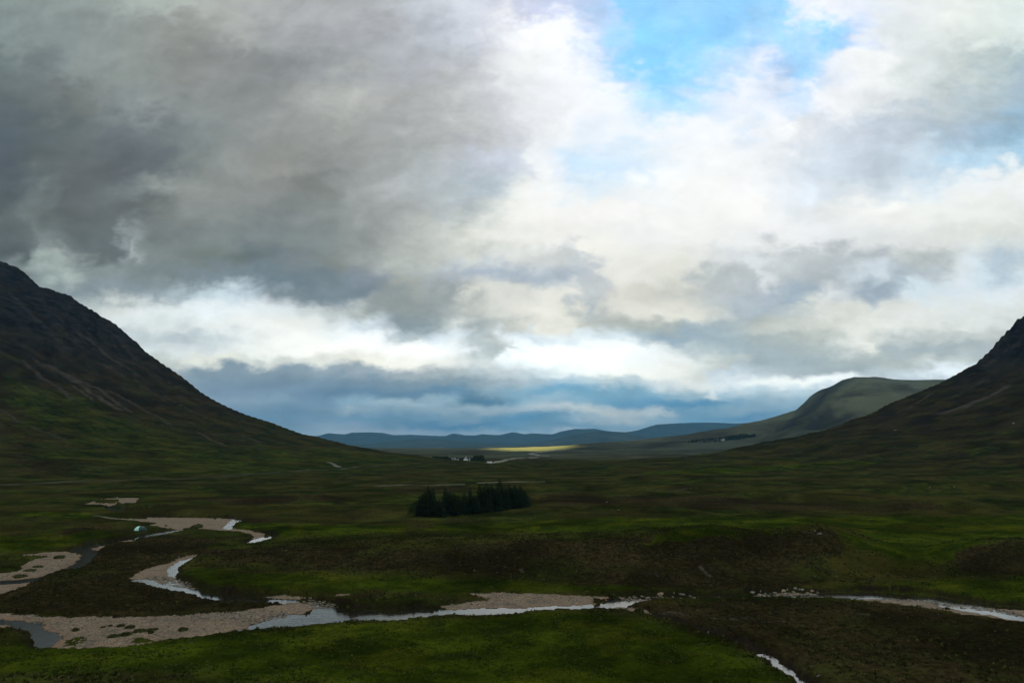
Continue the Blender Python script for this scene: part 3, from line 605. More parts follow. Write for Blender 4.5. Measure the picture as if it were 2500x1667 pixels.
LUSH_P = [
 [(436,1400),(520,1388),(700,1398),(1000,1408),(1400,1424),(1560,1428),(1560,1442),(1100,1444),(700,1442),(520,1428),(430,1416)],
 [(1990,1432),(2080,1424),(2300,1412),(2600,1408),(2600,1478),(2300,1470),(2060,1444)],
 [(-60,1575),(400,1560),(700,1530),(1000,1510),(1400,1496),(1560,1508),(1750,1560),(1900,1640),(1960,1700),(900,1700),(500,1640),(-60,1640)],
 [(1000,1290),(1250,1272),(1500,1262),(1900,1264),(2560,1258),(2560,1318),(2150,1312),(2060,1285),(1700,1282),(1400,1300),(1150,1302)],
 [(1560,1152),(1800,1138),(2080,1122),(2150,1126),(1950,1142),(1700,1158)],
 [(-60,1300),(120,1310),(330,1302),(180,1328),(100,1345),(-60,1352)], [(60,1250),(200,1250),(330,1256),(200,1264),(60,1262)],
 [(560,1286),(800,1280),(1000,1282),(980,1300),(700,1312),(600,1304)], [(2200,1380),(2400,1330),(2300,1300),(2100,1300),(2130,1340)],
 [(1530,1332),(1600,1306),(1700,1288),(1760,1284),(1810,1294),(1770,1304),(1680,1316),(1590,1338)], [(2040,1294),(2090,1306),(2160,1336),(2230,1356),(2190,1362),(2110,1340),(2060,1318)],  # knoll crests: green grass, with sky light on the tops painted in
]
GRASSY_SLOPE = [[(600,1010),(900,1100),(1040,1122),(900,1150),(500,1160),(200,1140),(150,1085),(300,1050),(460,1090)], [(0,905),(180,960),(330,1030),(600,1110),(500,1120),(250,1060),(0,1000)]]
L6 = lambda pts: zp(0, 600, .3827, pts)
R8 = lambda pts: zp(1800, 750, .2998, pts)
SCREE_L = [  # (line, half width m, strength)
 (L6([(240,740),(380,800),(500,880),(620,960),(760,1045)]), 7, 1), (L6([(150,735),(280,850),(380,910),(460,975)]), 6, .8),
 (L6([(330,770),(470,840),(640,915),(830,1055)]), 7, .9), (L6([(700,925),(850,1005),(1000,1085),(1090,1145)]), 5, .8),
 (L6([(510,560),(600,620),(680,700),(770,755)]), 6, .8), (L6([(620,740),(700,780),(780,825)]), 5, .8),
 (L6([(860,850),(950,920),(1050,985)]), 5, .6), (L6([(1050,960),(1180,1030),(1350,1110)]), 4, .8),
 (L6([(0,1040),(100,1110),(250,1175),(420,1240)]), 4, .5), (L6([(1260,1185),(1350,1240),(1440,1275)]), 5, .8),
 (L6([(0,260),(120,360),(250,480),(340,570),(440,650)]), 8, .35), (L6([(350,480),(450,590),(520,650)]), 6, .35),
 (L6([(820,780),(910,850)]), 4, .7), (L6([(460,890),(520,930),(590,980)]), 4, 1), (L6([(1540,1210),(1600,1230),(1660,1256)]), 4, 1),
 (L6([(690,540),(760,600),(880,740)]), 5, .4), (L6([(1560,1270),(1670,1305)]), 3, .7), (L6([(1080,870),(1145,915)]), 3, .8),
 (R8([(1650,860),(1800,825),(1950,770),(2080,710),(2200,635)]), 9, 1), (R8([(1700,850),(1850,800),(2000,745)]), 9, 1),
 (R8([(1880,670),(1960,625),(2030,590)]), 5, .5), (R8([(1460,780),(1580,705)]), 5, .8), (R8([(1300,862),(1350,845),(1420,810)]), 5, .7),
 (R8([(2000,470),(2090,440)]), 6, .6), (R8([(2130,365),(2330,250)]), 6, .35), (R8([(1750,730),(1830,692)]), 5, .4),
 ([(1870,1046),(1885,1048),(1890,1056),(1878,1064),(1868,1070)], 9, .9), ([(1888,1042),(1840,1070)], 5, .3),
 ([(1712,1384),(1722,1394),(1735,1408)], .8, .9), ([(1725,1418),(1738,1422)], .7, 1), ([(1605,1500),(1640,1494),(1680,1500)], 1.2, .8), ([(2050,1492),(2120,1498)], .8, .7), ([(1750,1510),(1900,1515),(1960,1525)], 1.6, .45), ([(1272,1388),(1278,1396)], .7, 1), ([(1600,1398),(1606,1406)], .5, .9),
 ([(1000,1337),(1020,1334)], .6, .5), ([(1960,1300),(2010,1306)], .6, .5), ([(2140,1172),(2300,1164)], 2.5, .5), ([(1640,1198),(1700,1190)], 1.5, .8),
]

_VP = {}
def veg(X, Y, mk):
    """heather and lush-grass cover at world points"""
    if not _VP:
        _VP['h'] = [rc_poly(p) for p in HEATHER_P]; _VP['l'] = [rc_poly(p) for p in LUSH_P]; _VP['g'] = [rc_poly(p) for p in GRASSY_SLOPE]
    wx = X + 3.0 * gnoise(X / 9, Y / 12, 201) + 1.2 * gnoise(X / 2.5, Y / 3, 202)
    wy = Y + 5.0 * gnoise(X / 11, Y / 12, 203) + 2.0 * gnoise(X / 2.5, Y / 3, 204)
    h = polymask(wx, wy, _VP['h'], 2.5) * 0.70 + 0.36
    lush = polymask(wx, wy, _VP['l'], 3.0)
    h = h * (1 - 0.8 * lush)
    gs = polymask(X + 30 * gnoise(X / 60, Y / 60, 205), Y + 60 * gnoise(X / 90, Y / 90, 206), _VP['g'], 40)
    l = np.clip(lush + 0.35 * gs, 0, 1)
    h = h * (1 - 0.7 * gs) + 0.15 * sstep(4, 12, mk['fl']) + 0.45 * sstep(40, 120, mk['fl']) * (1 - gs) + 0.15 * sstep(4, 12, mk['fr']) + 0.35 * sstep(20, 70, mk['fr'])
    return h, l

def build_land():
    th = np.concatenate([np.linspace(-180, -42, 70)[:-1], np.linspace(-42, 42, 1500), np.linspace(42, 180, 70)[1:]])
    th = np.radians(th[:-1])                       # closes on itself
    rr = np.concatenate([[1.5], np.geomspace(4, 92, 46)[:-1], np.geomspace(92, 330, 520)[:-1], np.geomspace(330, 13000, 620)])
    nt, nr = len(th), len(rr)
    TH, RR = np.meshgrid(th, rr)
    X = (RR * np.sin(TH)).ravel(); Y = (RR * np.cos(TH)).ravel()
    Z, mk = terrain(X, Y, True)
    Z = Z.astype(np.float64)
    # normals from the grid
    Pg = np.stack([X, Y, Z], 1).reshape(nr, nt, 3)
    dT = np.roll(Pg, -1, 1) - np.roll(Pg, 1, 1)
    dR = np.gradient(Pg, axis=0)
    N = np.cross(dT.reshape(-1, 3), dR.reshape(-1, 3)); N *= np.sign(N[:, 2:3] + 1e-12)
    N /= np.linalg.norm(N, axis=1, keepdims=True) + 1e-12
    # what grows or lies where
    wx = X + 3.0 * gnoise(X / 9, Y / 12, 201) + 1.2 * gnoise(X / 2.5, Y / 3, 202)
    wy = Y + 5.0 * gnoise(X / 11, Y / 12, 203) + 2.0 * gnoise(X / 2.5, Y / 3, 204)
    A = {}
    A['heather'], A['lush'] = veg(X, Y, mk)
    scree = np.zeros_like(X)
    for line, hw, st in SCREE_L:
        pts = rc_poly(line)
        if len(pts) < 2: continue
        s = max(1.0, hw * 0.5)
        qx = X + 0.4 * hw * gnoise(X / (hw * 2), Y / (hw * 2), 207); qy = Y + 1.2 * hw * gnoise(X / (hw * 2), Y / (hw * 2), 208)
        d = sdf(qx, qy, [pts], hw * 2.5, closed=False)
        scree = np.maximum(scree, 0.85 * st * (1 - sstep(hw * 0.05, hw * 0.95, d)))
    A['scree'] = scree
    A['rock'] = mk['rock']
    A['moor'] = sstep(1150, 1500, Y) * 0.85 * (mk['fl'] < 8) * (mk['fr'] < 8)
    crag = np.exp(-mk['gd'] ** 2) * (mk['hm'] > 15); A['moor'] = A['moor'] * (1 - 0.85 * crag); A['rock'] = np.maximum(A['rock'], crag)
    A['sunlit_straw'] = 0.85 * polymask(X + 40 * gnoise(X / 80, Y / 200, 210), Y + 80 * gnoise(X / 80, Y / 200, 211), [[W(a, b) for a, b in [(1195,1096),(1385,1095.8),(1395,1097.5),(1330,1101.5),(1250,1102),(1210,1099)]]], 70)  # pale dry grass with the pool of sun painted into its colour
    A['bank'] = ((sstep(0, 0.25, mk['dw']) * (1 - sstep(0.7, 1.5, mk['dw'])) * (mk['dg'] > 0.2)) * (0.55 + 0.45 * sstep(-.1, .2, gnoise(X / 5, Y / 5, 209)))
                 + (1 - sstep(1.0, 2.0, mk['db'])) * (mk['dw'] > 0))
    A['bank'] = np.clip(A['bank'], 0, 1) * (mk['di'] > 0)
    A['wet'] = 1 - sstep(0.0, 1.3, mk['dw'])
    # faces
    i = np.arange(nr - 1)[:, None] * nt; j = np.arange(nt)[None, :]; j2 = (j + 1) % nt
    F = np.stack([i + j, i + j2, i + nt + j2, i + nt + j], -1).reshape(-1, 4)
    fc = lambda a: a[F].mean(1)
    cls = np.zeros(len(F), np.int8)
    cls[(fc(mk['dg']) < 0) & (fc(mk['di']) > 0.3) & (fc(mk['dw']) > -0.6)] = 1
    cls[fc(mk['fl']) > 7] = 2
    cls[fc(mk['fr']) > 11] = 3
    cls[(fc(mk['hm']) > 14)] = 4
    cls[fc(Y) > 6200] = 5
    names = [('ground', M_LAND), ('gravel_bar', M_GRAVEL), ('mountain', M_LAND), ('mountain', M_LAND), ('hill', M_LAND), ('hills', M_LAND)]
    used = {0: ['heather', 'lush', 'scree', 'rock', 'moor', 'sunlit_straw', 'bank'], 1: ['wet']}
    for k, (nm, mt) in enumerate(names):
        f = F[cls == k]
        if not len(f): continue
        vi, inv = np.unique(f, return_inverse=True); inv = inv.reshape(-1)
        me = bpy.data.meshes.new(nm)
        me.vertices.add(len(vi)); me.vertices.foreach_set('co', np.stack([X[vi], Y[vi], Z[vi]], 1).astype(np.float32).ravel())
        me.loops.add(len(f) * 4); me.loops.foreach_set('vertex_index', inv.astype(np.int32))
        me.polygons.add(len(f)); me.polygons.foreach_set('loop_start', (np.arange(len(f)) * 4).astype(np.int32)); me.polygons.foreach_set('loop_total', np.full(len(f), 4, np.int32))
        me.update(calc_edges=True)
        me.polygons.foreach_set('use_smooth', np.ones(len(f), bool))
        me.normals_split_custom_set_from_vertices(N[vi].astype(np.float32))
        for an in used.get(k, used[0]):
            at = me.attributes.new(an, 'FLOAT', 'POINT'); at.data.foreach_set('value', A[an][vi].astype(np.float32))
        me.materials.append(mt)
        o = bpy.data.objects.new(nm, me); COL.objects.link(o); o['kind'] = 'structure'
build_land()

def simple_mesh(name, verts, faces, mat, smooth=False, parent=None):
    me = bpy.data.meshes.new(name); me.from_pydata([tuple(map(float, v)) for v in verts], [], [tuple(f) for f in faces]); me.update()
    if smooth: me.polygons.foreach_set('use_smooth', [True] * len(me.polygons))
    if mat: me.materials.append(mat)
    o = bpy.data.objects.new(name, me); COL.objects.link(o)
    if parent: o.parent = parent
    return o
o = simple_mesh('river', [(-330, 88, ZW), (330, 88, ZW), (330, 1000, ZW), (-330, 1000, ZW)], [(0, 1, 2, 3)], M_WATER); o['kind'] = 'structure'

# ------------------------------------------------------------------ air: pale blue haze in one closed box
def build_haze():
    bx = 13300; z0, z1 = -330, 520
    v = [(-bx, -bx, z0), (bx, -bx, z0), (bx, bx, z0), (-bx, bx, z0), (-bx, -bx, z1), (bx, -bx, z1), (bx, bx, z1), (-bx, bx, z1)]
    f = [(3, 2, 1, 0), (4, 5, 6, 7), (0, 1, 5, 4), (1, 2, 6, 5), (2, 3, 7, 6), (3, 0, 4, 7)]
    m = bpy.data.materials.new('air'); m.use_nodes = True; T = NT(m.node_tree); T.n.clear()
    out = T.node('ShaderNodeOutputMaterial'); pv = T.node('ShaderNodeVolumePrincipled')
    pv.inputs['Color'].default_value = (0.20, 0.58, 1.0, 1); pv.inputs['Density'].default_value = 1.05e-4; pv.inputs['Anisotropy'].default_value = 0.0
    T.link(pv.outputs[0], out.inputs['Volume'])
    o = simple_mesh('haze', v, f, m); o['kind'] = 'stuff'; o['label'] = 'pale blue haze over the far moor and hills'
build_haze()

# ------------------------------------------------------------------ unseen cloud deck added to shade the glen; its gap lights the far moor
def build_unseen_deck():
    zb = 4500.0
    k = zb / SDIR.z; off = (SDIR.x * k, SDIR.y * k)
    xs = np.arange(-16000, 18001, 130.0); ys = np.arange(-24000, 7001, 130.0)
    XX, YY = np.meshgrid(xs, ys)
    n1 = fbm(XX, YY, 1800, 5, 301); n2 = fbm(XX, YY, 700, 4, 311)
    GX, GY = XX - off[0], YY - off[1]                   # the ground each piece of cloud shades
    hole = np.exp(-((GX - 60 + 60 * n2) / 100) ** 2 - ((GY - 2950 - 0.6 * GX) / 300) ** 2)
    hole2 = 0.9 * np.exp(-((GX - 820) / 120) ** 2 - ((GY - 3330) / 160) ** 2)
    edge = np.minimum(sstep(7000, 6200, YY + 900 * n1), 1)
    dens = edge * (1 - np.clip(hole * 1.5 - 0.6, 0, 1))
    dens[0] = dens[-1] = 0; dens[:, 0] = dens[:, -1] = 0
    zlo = zb + 90 * n2; thick = 40 + 900 * np.clip(dens, 0, 1) * (1 + 0.6 * n1)
    top = zlo + thick
    ny, nx = XX.shape
    keep = dens > 0.12
    idx = np.arange(ny * nx).reshape(ny, nx)
    kf = keep[:-1, :-1] & keep[1:, :-1] & keep[:-1, 1:] & keep[1:, 1:]
    a = idx[:-1, :-1][kf]; b = idx[:-1, 1:][kf]; c = idx[1:, 1:][kf]; d = idx[1:, :-1][kf]
    n = ny * nx
    lo = np.stack([a, d, c, b], 1); hi = np.stack([a, b, c, d], 1) + n
    F = np.concatenate([lo, hi])
    # side walls
    def wall(m, p, q):
        return np.stack([p[m], q[m], q[m] + n, p[m] + n], 1)
    pad = np.zeros((ny + 1, nx + 1), bool); pad[1:-1, 1:-1] = kf
    I = idx
    s = []
    up = kf & ~pad[2:, 1:-1][: ny - 1, : nx - 1] if False else None
    K = np.zeros((ny + 1, nx + 1), bool); K[1:ny, 1:nx] = kf
    for dy, dx, p, q in ((-1, 0, (0, 0), (0, 1)), (1, 0, (1, 1), (1, 0)), (0, -1, (1, 0), (0, 0)), (0, 1, (0, 1), (1, 1))):
        nb = K[1 + dy:ny + dy, 1 + dx:nx + dx]
        m = kf & ~nb
        P = I[p[0]:ny - 1 + p[0], p[1]:nx - 1 + p[1]]; Q = I[q[0]:ny - 1 + q[0], q[1]:nx - 1 + q[1]]
        s.append(wall(m, P, Q))
    F = np.concatenate([F] + s)
    V = np.concatenate([np.stack([XX.ravel(), YY.ravel(), zlo.ravel()], 1), np.stack([XX.ravel(), YY.ravel(), top.ravel()], 1)])
    vi, inv = np.unique(F, return_inverse=True); inv = inv.reshape(-1)
    me = bpy.data.meshes.new('unseen_cloud_deck')
    me.vertices.add(len(vi)); me.vertices.foreach_set('co', V[vi].astype(np.float32).ravel())
    me.loops.add(len(F) * 4); me.loops.foreach_set('vertex_index', inv.astype(np.int32))
    me.polygons.add(len(F)); me.polygons.foreach_set('loop_start', (np.arange(len(F)) * 4).astype(np.int32)); me.polygons.foreach_set('loop_total', np.full(len(F), 4, np.int32))
    me.update(calc_edges=True); me.polygons.foreach_set('use_smooth', np.ones(len(F), bool))
    G = np.concatenate([GY.ravel(), GY.ravel()])[vi]; GXX = np.concatenate([GX.ravel(), GX.ravel()])[vi]; D2 = np.concatenate([dens.ravel()] * 2)[vi]
    thin = 0.42 * sstep(1050, 1700, G) * (1 - 0.75 * sstep(4300, 6500, G))
    thin = np.clip(np.maximum(thin, 1.15 * np.concatenate([hole.ravel()] * 2)[vi] ** 1.2 + 0.3 * np.concatenate([hole2.ravel()] * 2)[vi]), 0, 0.97)
    at = me.attributes.new('thin', 'FLOAT', 'POINT'); at.data.foreach_set('value', thin.astype(np.float32))
    m = bpy.data.materials.new('added grey cloud'); m.use_nodes = True; T = NT(m.node_tree); T.n.clear()
    out = T.node('ShaderNodeOutputMaterial')
    tr = T.node('ShaderNodeBsdfTranslucent'); tr.inputs[0].default_value = (0.80, 0.86, 0.92, 1)
    df = T.node('ShaderNodeBsdfDiffuse'); df.inputs[0].default_value = (0.75, 0.78, 0.82, 1)
    tp = T.node('ShaderNodeBsdfTransparent')
    m1 = T.node('ShaderNodeMixShader'); m1.inputs[0].default_value = 0.22; T.link(tr.outputs[0], m1.inputs[1]); T.link(df.outputs[0], m1.inputs[2])
    m2 = T.node('ShaderNodeMixShader'); T.link(T.math('SQRT', attr(T, 'thin')), m2.inputs[0]); T.link(m1.outputs[0], m2.inputs[1]); T.link(tp.outputs[0], m2.inputs[2])
    T.link(m2.outputs[0], out.inputs[0])
    me.materials.append(m)
    o = bpy.data.objects.new('unseen_cloud_deck', me); COL.objects.link(o); o['kind'] = 'structure'
build_unseen_deck()

# ================================================================== things
def mk(name, color, rough=0.8, spec=0.3, noise=None, metal=0.0):
    m, T, p = new_mat(name)
    if noise:
        sc, c2, lo, hi = noise
        tc = T.node('ShaderNodeTexCoord')
        c = T.mix(T.smooth(T.noise(tc.outputs['Object'], sc, 6, 0.65), lo, hi), color, c2)
        T.link(c, p.inputs['Base Color'])
        bump(T, p, T.noise(tc.outputs['Object'], sc * 3, 5), 0.03, 0.6)
    else: p.inputs['Base Color'].default_value = (*color, 1)
    p.inputs['Roughness'].default_value = rough; p.inputs['Specular IOR Level'].default_value = spec; p.inputs['Metallic'].default_value = metal
    return m
M_SPRUCE = mk('spruce needles', (0.010, 0.016, 0.007), 1.0, 0.0, (0.8, (0.022, 0.032, 0.012), 0.4, 0.65))
M_LEAF = mk('birch leaves', (0.020, 0.032, 0.008), 1.0, 0.0, (0.9, (0.045, 0.060, 0.014), 0.4, 0.65))
M_BARK = mk('bark', (0.05, 0.04, 0.032), 0.95, 0.1, (3.0, (0.12, 0.10, 0.085), 0.4, 0.6))
M_STONE = mk('grey boulder rock', (0.09, 0.085, 0.078), 0.9, 0.1, (2.2, (0.26, 0.245, 0.215), 0.4, 0.6))
M_STONE2 = mk('rusty boulder rock', (0.16, 0.10, 0.065), 0.85, 0.3, (2.0, (0.34, 0.25, 0.17), 0.4, 0.6))
M_PEBBLE = mk('wet river stones', (0.06, 0.045, 0.035), 0.5, 0.5, (1.3, (0.26, 0.19, 0.13), 0.4, 0.62))
M_HUM = mk('dark hummock grass', (0.016, 0.019, 0.005), 1.0, 0.0, (1.6, (0.055, 0.060, 0.016), 0.4, 0.62))
M_WHITE = mk('whitewashed wall', (0.72, 0.72, 0.69), 0.8, 0.3, (1.2, (0.55, 0.55, 0.52), 0.5, 0.75))
M_SLATE = mk('slate roof', (0.10, 0.11, 0.12), 0.6, 0.4, (1.5, (0.18, 0.19, 0.20), 0.4, 0.65))
M_DARK = mk('dark window glass', (0.02, 0.025, 0.03), 0.15, 0.5)
M_DOORP = mk('painted door', (0.08, 0.05, 0.03), 0.6)
M_FLY = mk('pale green tent cloth', (0.42, 0.78, 0.66), 0.6, 0.3, (3.0, (0.55, 0.86, 0.76), 0.4, 0.6))
M_NAVY = mk('dark tent cloth', (0.008, 0.020, 0.030), 0.6, 0.3, (3.0, (0.015, 0.05, 0.06), 0.4, 0.6))
M_TEAL = mk('teal tent cloth', (0.02, 0.13, 0.14), 0.6, 0.3)
M_POLE = mk('tent pole', (0.5, 0.5, 0.5), 0.4, 0.5)
M_PAINT = mk('white vehicle paint', (0.75, 0.76, 0.76), 0.3, 0.5)
M_TYRE = mk('tyre rubber', (0.02, 0.02, 0.02), 0.9)
M_ROAD = mk('road surface', (0.032, 0.032, 0.020), 0.9, 0.0, (0.05, (0.062, 0.060, 0.038), 0.4, 0.6))
M_TRACK = mk('gravel track', (0.06, 0.055, 0.038), 0.9, 0.2, (0.04, (0.20, 0.18, 0.13), 0.4, 0.62))

M_PALE = mk('pale road', (0.12, 0.115, 0.09), 0.9, 0.2, (0.02, (0.22, 0.21, 0.17), 0.4, 0.62))
def tag(o, label, cat, group=None):
    o['label'] = label; o['category'] = cat
    if group: o['group'] = group
    return o
def empty(name, loc, rz=0.0, s=1.0):
    o = bpy.data.objects.new(name, None); COL.objects.link(o); o.empty_display_size = 0.5
    o.location = loc; o.rotation_euler = (0, 0, rz); o.scale = (s, s, s) if not isinstance(s, tuple) else s
    return o
def npmesh(name, V, F, mat, smooth=False, attrs=None):
    """V (n,3), F (m,k) arrays -> mesh datablock"""
    V = np.asarray(V, np.float32); F = np.asarray(F, np.int32)
    me = bpy.data.meshes.new(name)
    me.vertices.add(len(V)); me.vertices.foreach_set('co', V.ravel())
    k = F.shape[1]
    me.loops.add(F.size); me.loops.foreach_set('vertex_index', F.ravel())
    me.polygons.add(len(F)); me.polygons.foreach_set('loop_start', (np.arange(len(F)) * k).astype(np.int32)); me.polygons.foreach_set('loop_total', np.full(len(F), k, np.int32))
    me.update(calc_edges=True)
    if smooth: me.polygons.foreach_set('use_smooth', np.ones(len(F), bool))
    for a, v in (attrs or {}).items():
        at = me.attributes.new(a, 'FLOAT', 'POINT'); at.data.foreach_set('value', np.asarray(v, np.float32))
    if mat: me.materials.append(mat)
    return me
def link(name, me, parent=None):
    o = bpy.data.objects.new(name, me); COL.objects.link(o)
    if parent: o.parent = parent
    return o
def ico(sub=2):
    import bmesh
    bm = bmesh.new(); bmesh.ops.create_icosphere(bm, subdivisions=sub, radius=1.0)
    V = np.array([v.co[:] for v in bm.verts]); F = np.array([[v.index for v in f.verts] for f in bm.faces]); bm.free()
    return V, F
ICO1, ICO2, ICO3 = ico(1), ico(2), ico(3)

# ------------------------------------------------------------------ roads and tracks, draped over the land
def ribbon(name, pts, width, mat, lift=0.12, label=None):
    P = []
    for a, b in pts:
        h = raycast(a, b, 100)
        if h: P.append((h[0], h[1]))
    Q = []
    for (ax, ay), (bx, by) in zip(P[:-1], P[1:]):
        n = max(2, int(math.hypot(bx - ax, by - ay) / 6))
        for k in range(n): Q.append((ax + (bx - ax) * k / n, ay + (by - ay) * k / n))
    Q.append(P[-1]); Q = np.array(Q)
    for _ in range(4): Q[1:-1] = (Q[:-2] + 2 * Q[1:-1] + Q[2:]) / 4
    T_ = np.gradient(Q, axis=0); T_ /= np.linalg.norm(T_, axis=1, keepdims=True) + 1e-9
    Nn = np.stack([-T_[:, 1], T_[:, 0]], 1)
    cols = np.linspace(-0.5, 0.5, 5); V = []
    for c in cols:
        q = Q + Nn * width * c
        z = terrain(q[:, 0], q[:, 1]) + lift * (1 + np.hypot(q[:, 0], q[:, 1]) / 500)
        V.append(np.stack([q[:, 0], q[:, 1], z], 1))
    zm = np.max([v[:, 2] for v in V], axis=0)
    for v in V: v[:, 2] = 0.5 * v[:, 2] + 0.5 * zm
    sk = [V[0] - [0, 0, 1.0]] + V + [V[-1] - [0, 0, 1.0]]
    V = np.concatenate(sk); n = len(Q); F = []
    for c in range(len(sk) - 1):
        for i in range(n - 1):
            F.append((c * n + i, c * n + i + 1, (c + 1) * n + i + 1, (c + 1) * n + i))
    F = np.array(F)[:, ::-1]
    o = link(name, npmesh(name, V, F, mat)); o['kind'] = 'structure'
    return o
ribbon('road', [(-40,1184),(120,1179),(250,1174),(370,1170),(480,1166),(580,1161),(650,1156),(720,1150),(800,1146),(870,1140),(930,1137)], 6.5, M_ROAD)
ribbon('track', [(915,1186.5),(960,1185.5),(1020,1184.5),(1080,1184),(1135,1183)], 2.6, M_TRACK)
ribbon('track', [(1165,1179),(1200,1177.5),(1250,1176.2),(1290,1176),(1330,1176.2)], 2.6, M_TRACK)
ribbon('road', [(1190,1131.5),(1202,1130.8),(1215,1128),(1232,1124.5),(1250,1120.5),(1275,1118.2),(1310,1116.5)], 9, M_PALE, 0.25)
ribbon('road', [(1335,1116),(1318,1114),(1300,1110.5),(1294,1108.5),(1300,1107),(1320,1105.2),(1340,1102.5),(1360,1099.8),(1385,1097.8)], 11, M_PALE, 0.4)
ribbon('path', [(803,1129),(812,1133),(822,1138),(830,1141.5)], 5, M_TRACK, 0.2)
ribbon('path', [(228,1258.5),(252,1260),(272,1263.5),(296,1268),(330,1267.5),(380,1267)], 1.6, M_TRACK, 0.06)
ribbon('track', [(1702,1081),(1720,1079.3),(1740,1077.5),(1758,1076)], 16, M_PALE, 0.5)

# ------------------------------------------------------------------ trees
def spruce_crown(H, Rm, rnd, bare):
    V = []; F = []
    lv = int(15 + H * 1.3)
    for k in range(lv):
        f = k / (lv - 1); h = H * (bare + (1 - bare) * f)
        rad = Rm * (1 - f) ** 0.62 * rnd.uniform(0.75, 1.1) + 0.10
        nb = rnd.randint(6, 9) if f < 0.9 else 4
        a0 = rnd.uniform(0, 6.28)
        for j in range(nb):
            a = a0 + 6.283 * j / nb + rnd.uniform(-0.3, 0.3); L = rad * rnd.uniform(0.65, 1.15)
            droop = rnd.uniform(0.10, 0.38) * L; w = 0.34 * L + 0.10
            ca, sa = math.cos(a), math.sin(a)
            # a bough: ragged blade with side sprays hanging below
            segs = 4; base = len(V)
            for s in range(segs + 1):
                t = s / segs; x = L * t; z = h - droop * t * t + 0.12 * L * t
                ww = w * (1 - t) ** 0.7 * rnd.uniform(0.55, 1.2) + 0.02
                V.append((ca * x - sa * ww, sa * x + ca * ww, z - 0.15 * ww - rnd.uniform(0, .1)))
                V.append((ca * x, sa * x, z + 0.05))
                V.append((ca * x + sa * ww, sa * x - ca * ww, z - 0.15 * ww - rnd.uniform(0, .1)))
            for s in range(segs):
                b = base + 3 * s
                F += [(b, b + 1, b + 4), (b, b + 4, b + 3), (b + 1, b + 2, b + 5), (b + 1, b + 5, b + 4)]
            for s in range(3):
                t = rnd.uniform(0.3, 1.0); x = L * t; z = h - droop * t * t + 0.1 * L * t
                b = len(V); d = rnd.uniform(0.2, 0.5) * (0.4 + L * 0.35); q = rnd.uniform(-.5, .5) * w
                V += [(ca * x - sa * q, sa * x + ca * q, z), (ca * (x + .25) - sa * (q + .15), sa * (x + .25) + ca * (q + .15), z - d * .4), (ca * x - sa * (q - .1), sa * x + ca * (q - .1), z - d)]
                F.append((b, b + 1, b + 2))
    b = len(V); V += [(0.06, 0, H * 0.97), (-0.04, 0.06, H * 0.97), (-0.04, -0.06, H * 0.97), (0, 0, H * 1.06)]
    F += [(b, b + 1, b + 3), (b + 1, b + 2, b + 3), (b + 2, b, b + 3)]
    return V, F
def trunk_mesh(H, r, rnd, limbs=0):
    V = []; F = []; n = 7; lv = 8; dx = dy = 0
    for k in range(lv + 1):
        t = k / lv; dx += rnd.uniform(-.05, .05); dy += rnd.uniform(-.05, .05)
        for j in range(n):
            a = 6.283 * j / n; rr = r * (1 - 0.9 * t) * (1.35 if k == 0 else 1)
            V.append((dx * t + rr * math.cos(a), dy * t + rr * math.sin(a), H * t - (0.4 if k == 0 else 0)))
    for k in range(lv):
        for j in range(n): F.append((k * n + j, k * n + (j + 1) % n, (k + 1) * n + (j + 1) % n, (k + 1) * n + j))
    for q in range(limbs):
        h0 = H * rnd.uniform(.25, .6); a = rnd.uniform(0, 6.28); L = H * rnd.uniform(.25, .4); b = len(V)
        for k in range(3):
            t = k / 2; cx, cy, cz = math.cos(a) * L * t, math.sin(a) * L * t, h0 + L * 0.9 * t
            rr = r * 0.45 * (1 - 0.8 * t)
            for j in range(5):
                an = 6.283 * j / 5; V.append((cx + rr * math.cos(an), cy + rr * math.sin(an), cz))
        for k in range(2):
            for j in range(5): F.append((b + k * 5 + j, b + k * 5 + (j + 1) % 5, b + (k + 1) * 5 + (j + 1) % 5, b + (k + 1) * 5 + j))
    return V, F
def leafy_crown(H, Rm, rnd):
    V = []; F = []
    blobs = [(rnd.uniform(-.6, .6) * Rm, rnd.uniform(-.6, .6) * Rm, H * rnd.uniform(.32, .85), Rm * rnd.uniform(.35, .62)) for _ in range(11)] + [(0, 0, H * .9, Rm * .35)]
    for bx, by, bz, br in blobs:
        for _ in range(150):
            d = Vector((rnd.gauss(0, 1), rnd.gauss(0, 1), rnd.gauss(0, .85))).normalized() * br * rnd.uniform(.55, 1.08)
            c = Vector((bx, by, bz)) + d; s = rnd.uniform(.10, .24)
            u = Vector((rnd.gauss(0, 1), rnd.gauss(0, 1), rnd.gauss(0, 1))).normalized(); w = u.orthogonal().normalized()
            b = len(V); V += [tuple(c - u * s), tuple(c + w * s * .7), tuple(c + u * s), tuple(c - w * s * .7)]; F.append((b, b + 1, b + 2, b + 3))
    return V, F
rnd = random.Random(11)
SPR = []
for i, (H, Rm, bare) in enumerate([(12, 2.3, .06), (12, 1.7, .08), (12, 2.8, .10), (12, 2.0, .16), (12, 1.35, .10), (12, 3.1, .12)]):
    V, F = spruce_crown(H, Rm, rnd, bare); cr = npmesh('crown', V, F, M_SPRUCE)
    V, F = trunk_mesh(H * .95, .24, rnd); tk = npmesh('trunk', V, F, M_BARK, True)
    SPR.append((cr, tk))
BIR = []
for i in range(2):
    V, F = leafy_crown(8, 2.6, rnd); cr = npmesh('crown', V, F, M_LEAF)
    V, F = trunk_mesh(6.6, .16, rnd, 5); tk = npmesh('trunk', V, F, M_BARK, True)
    BIR.append((cr, tk))
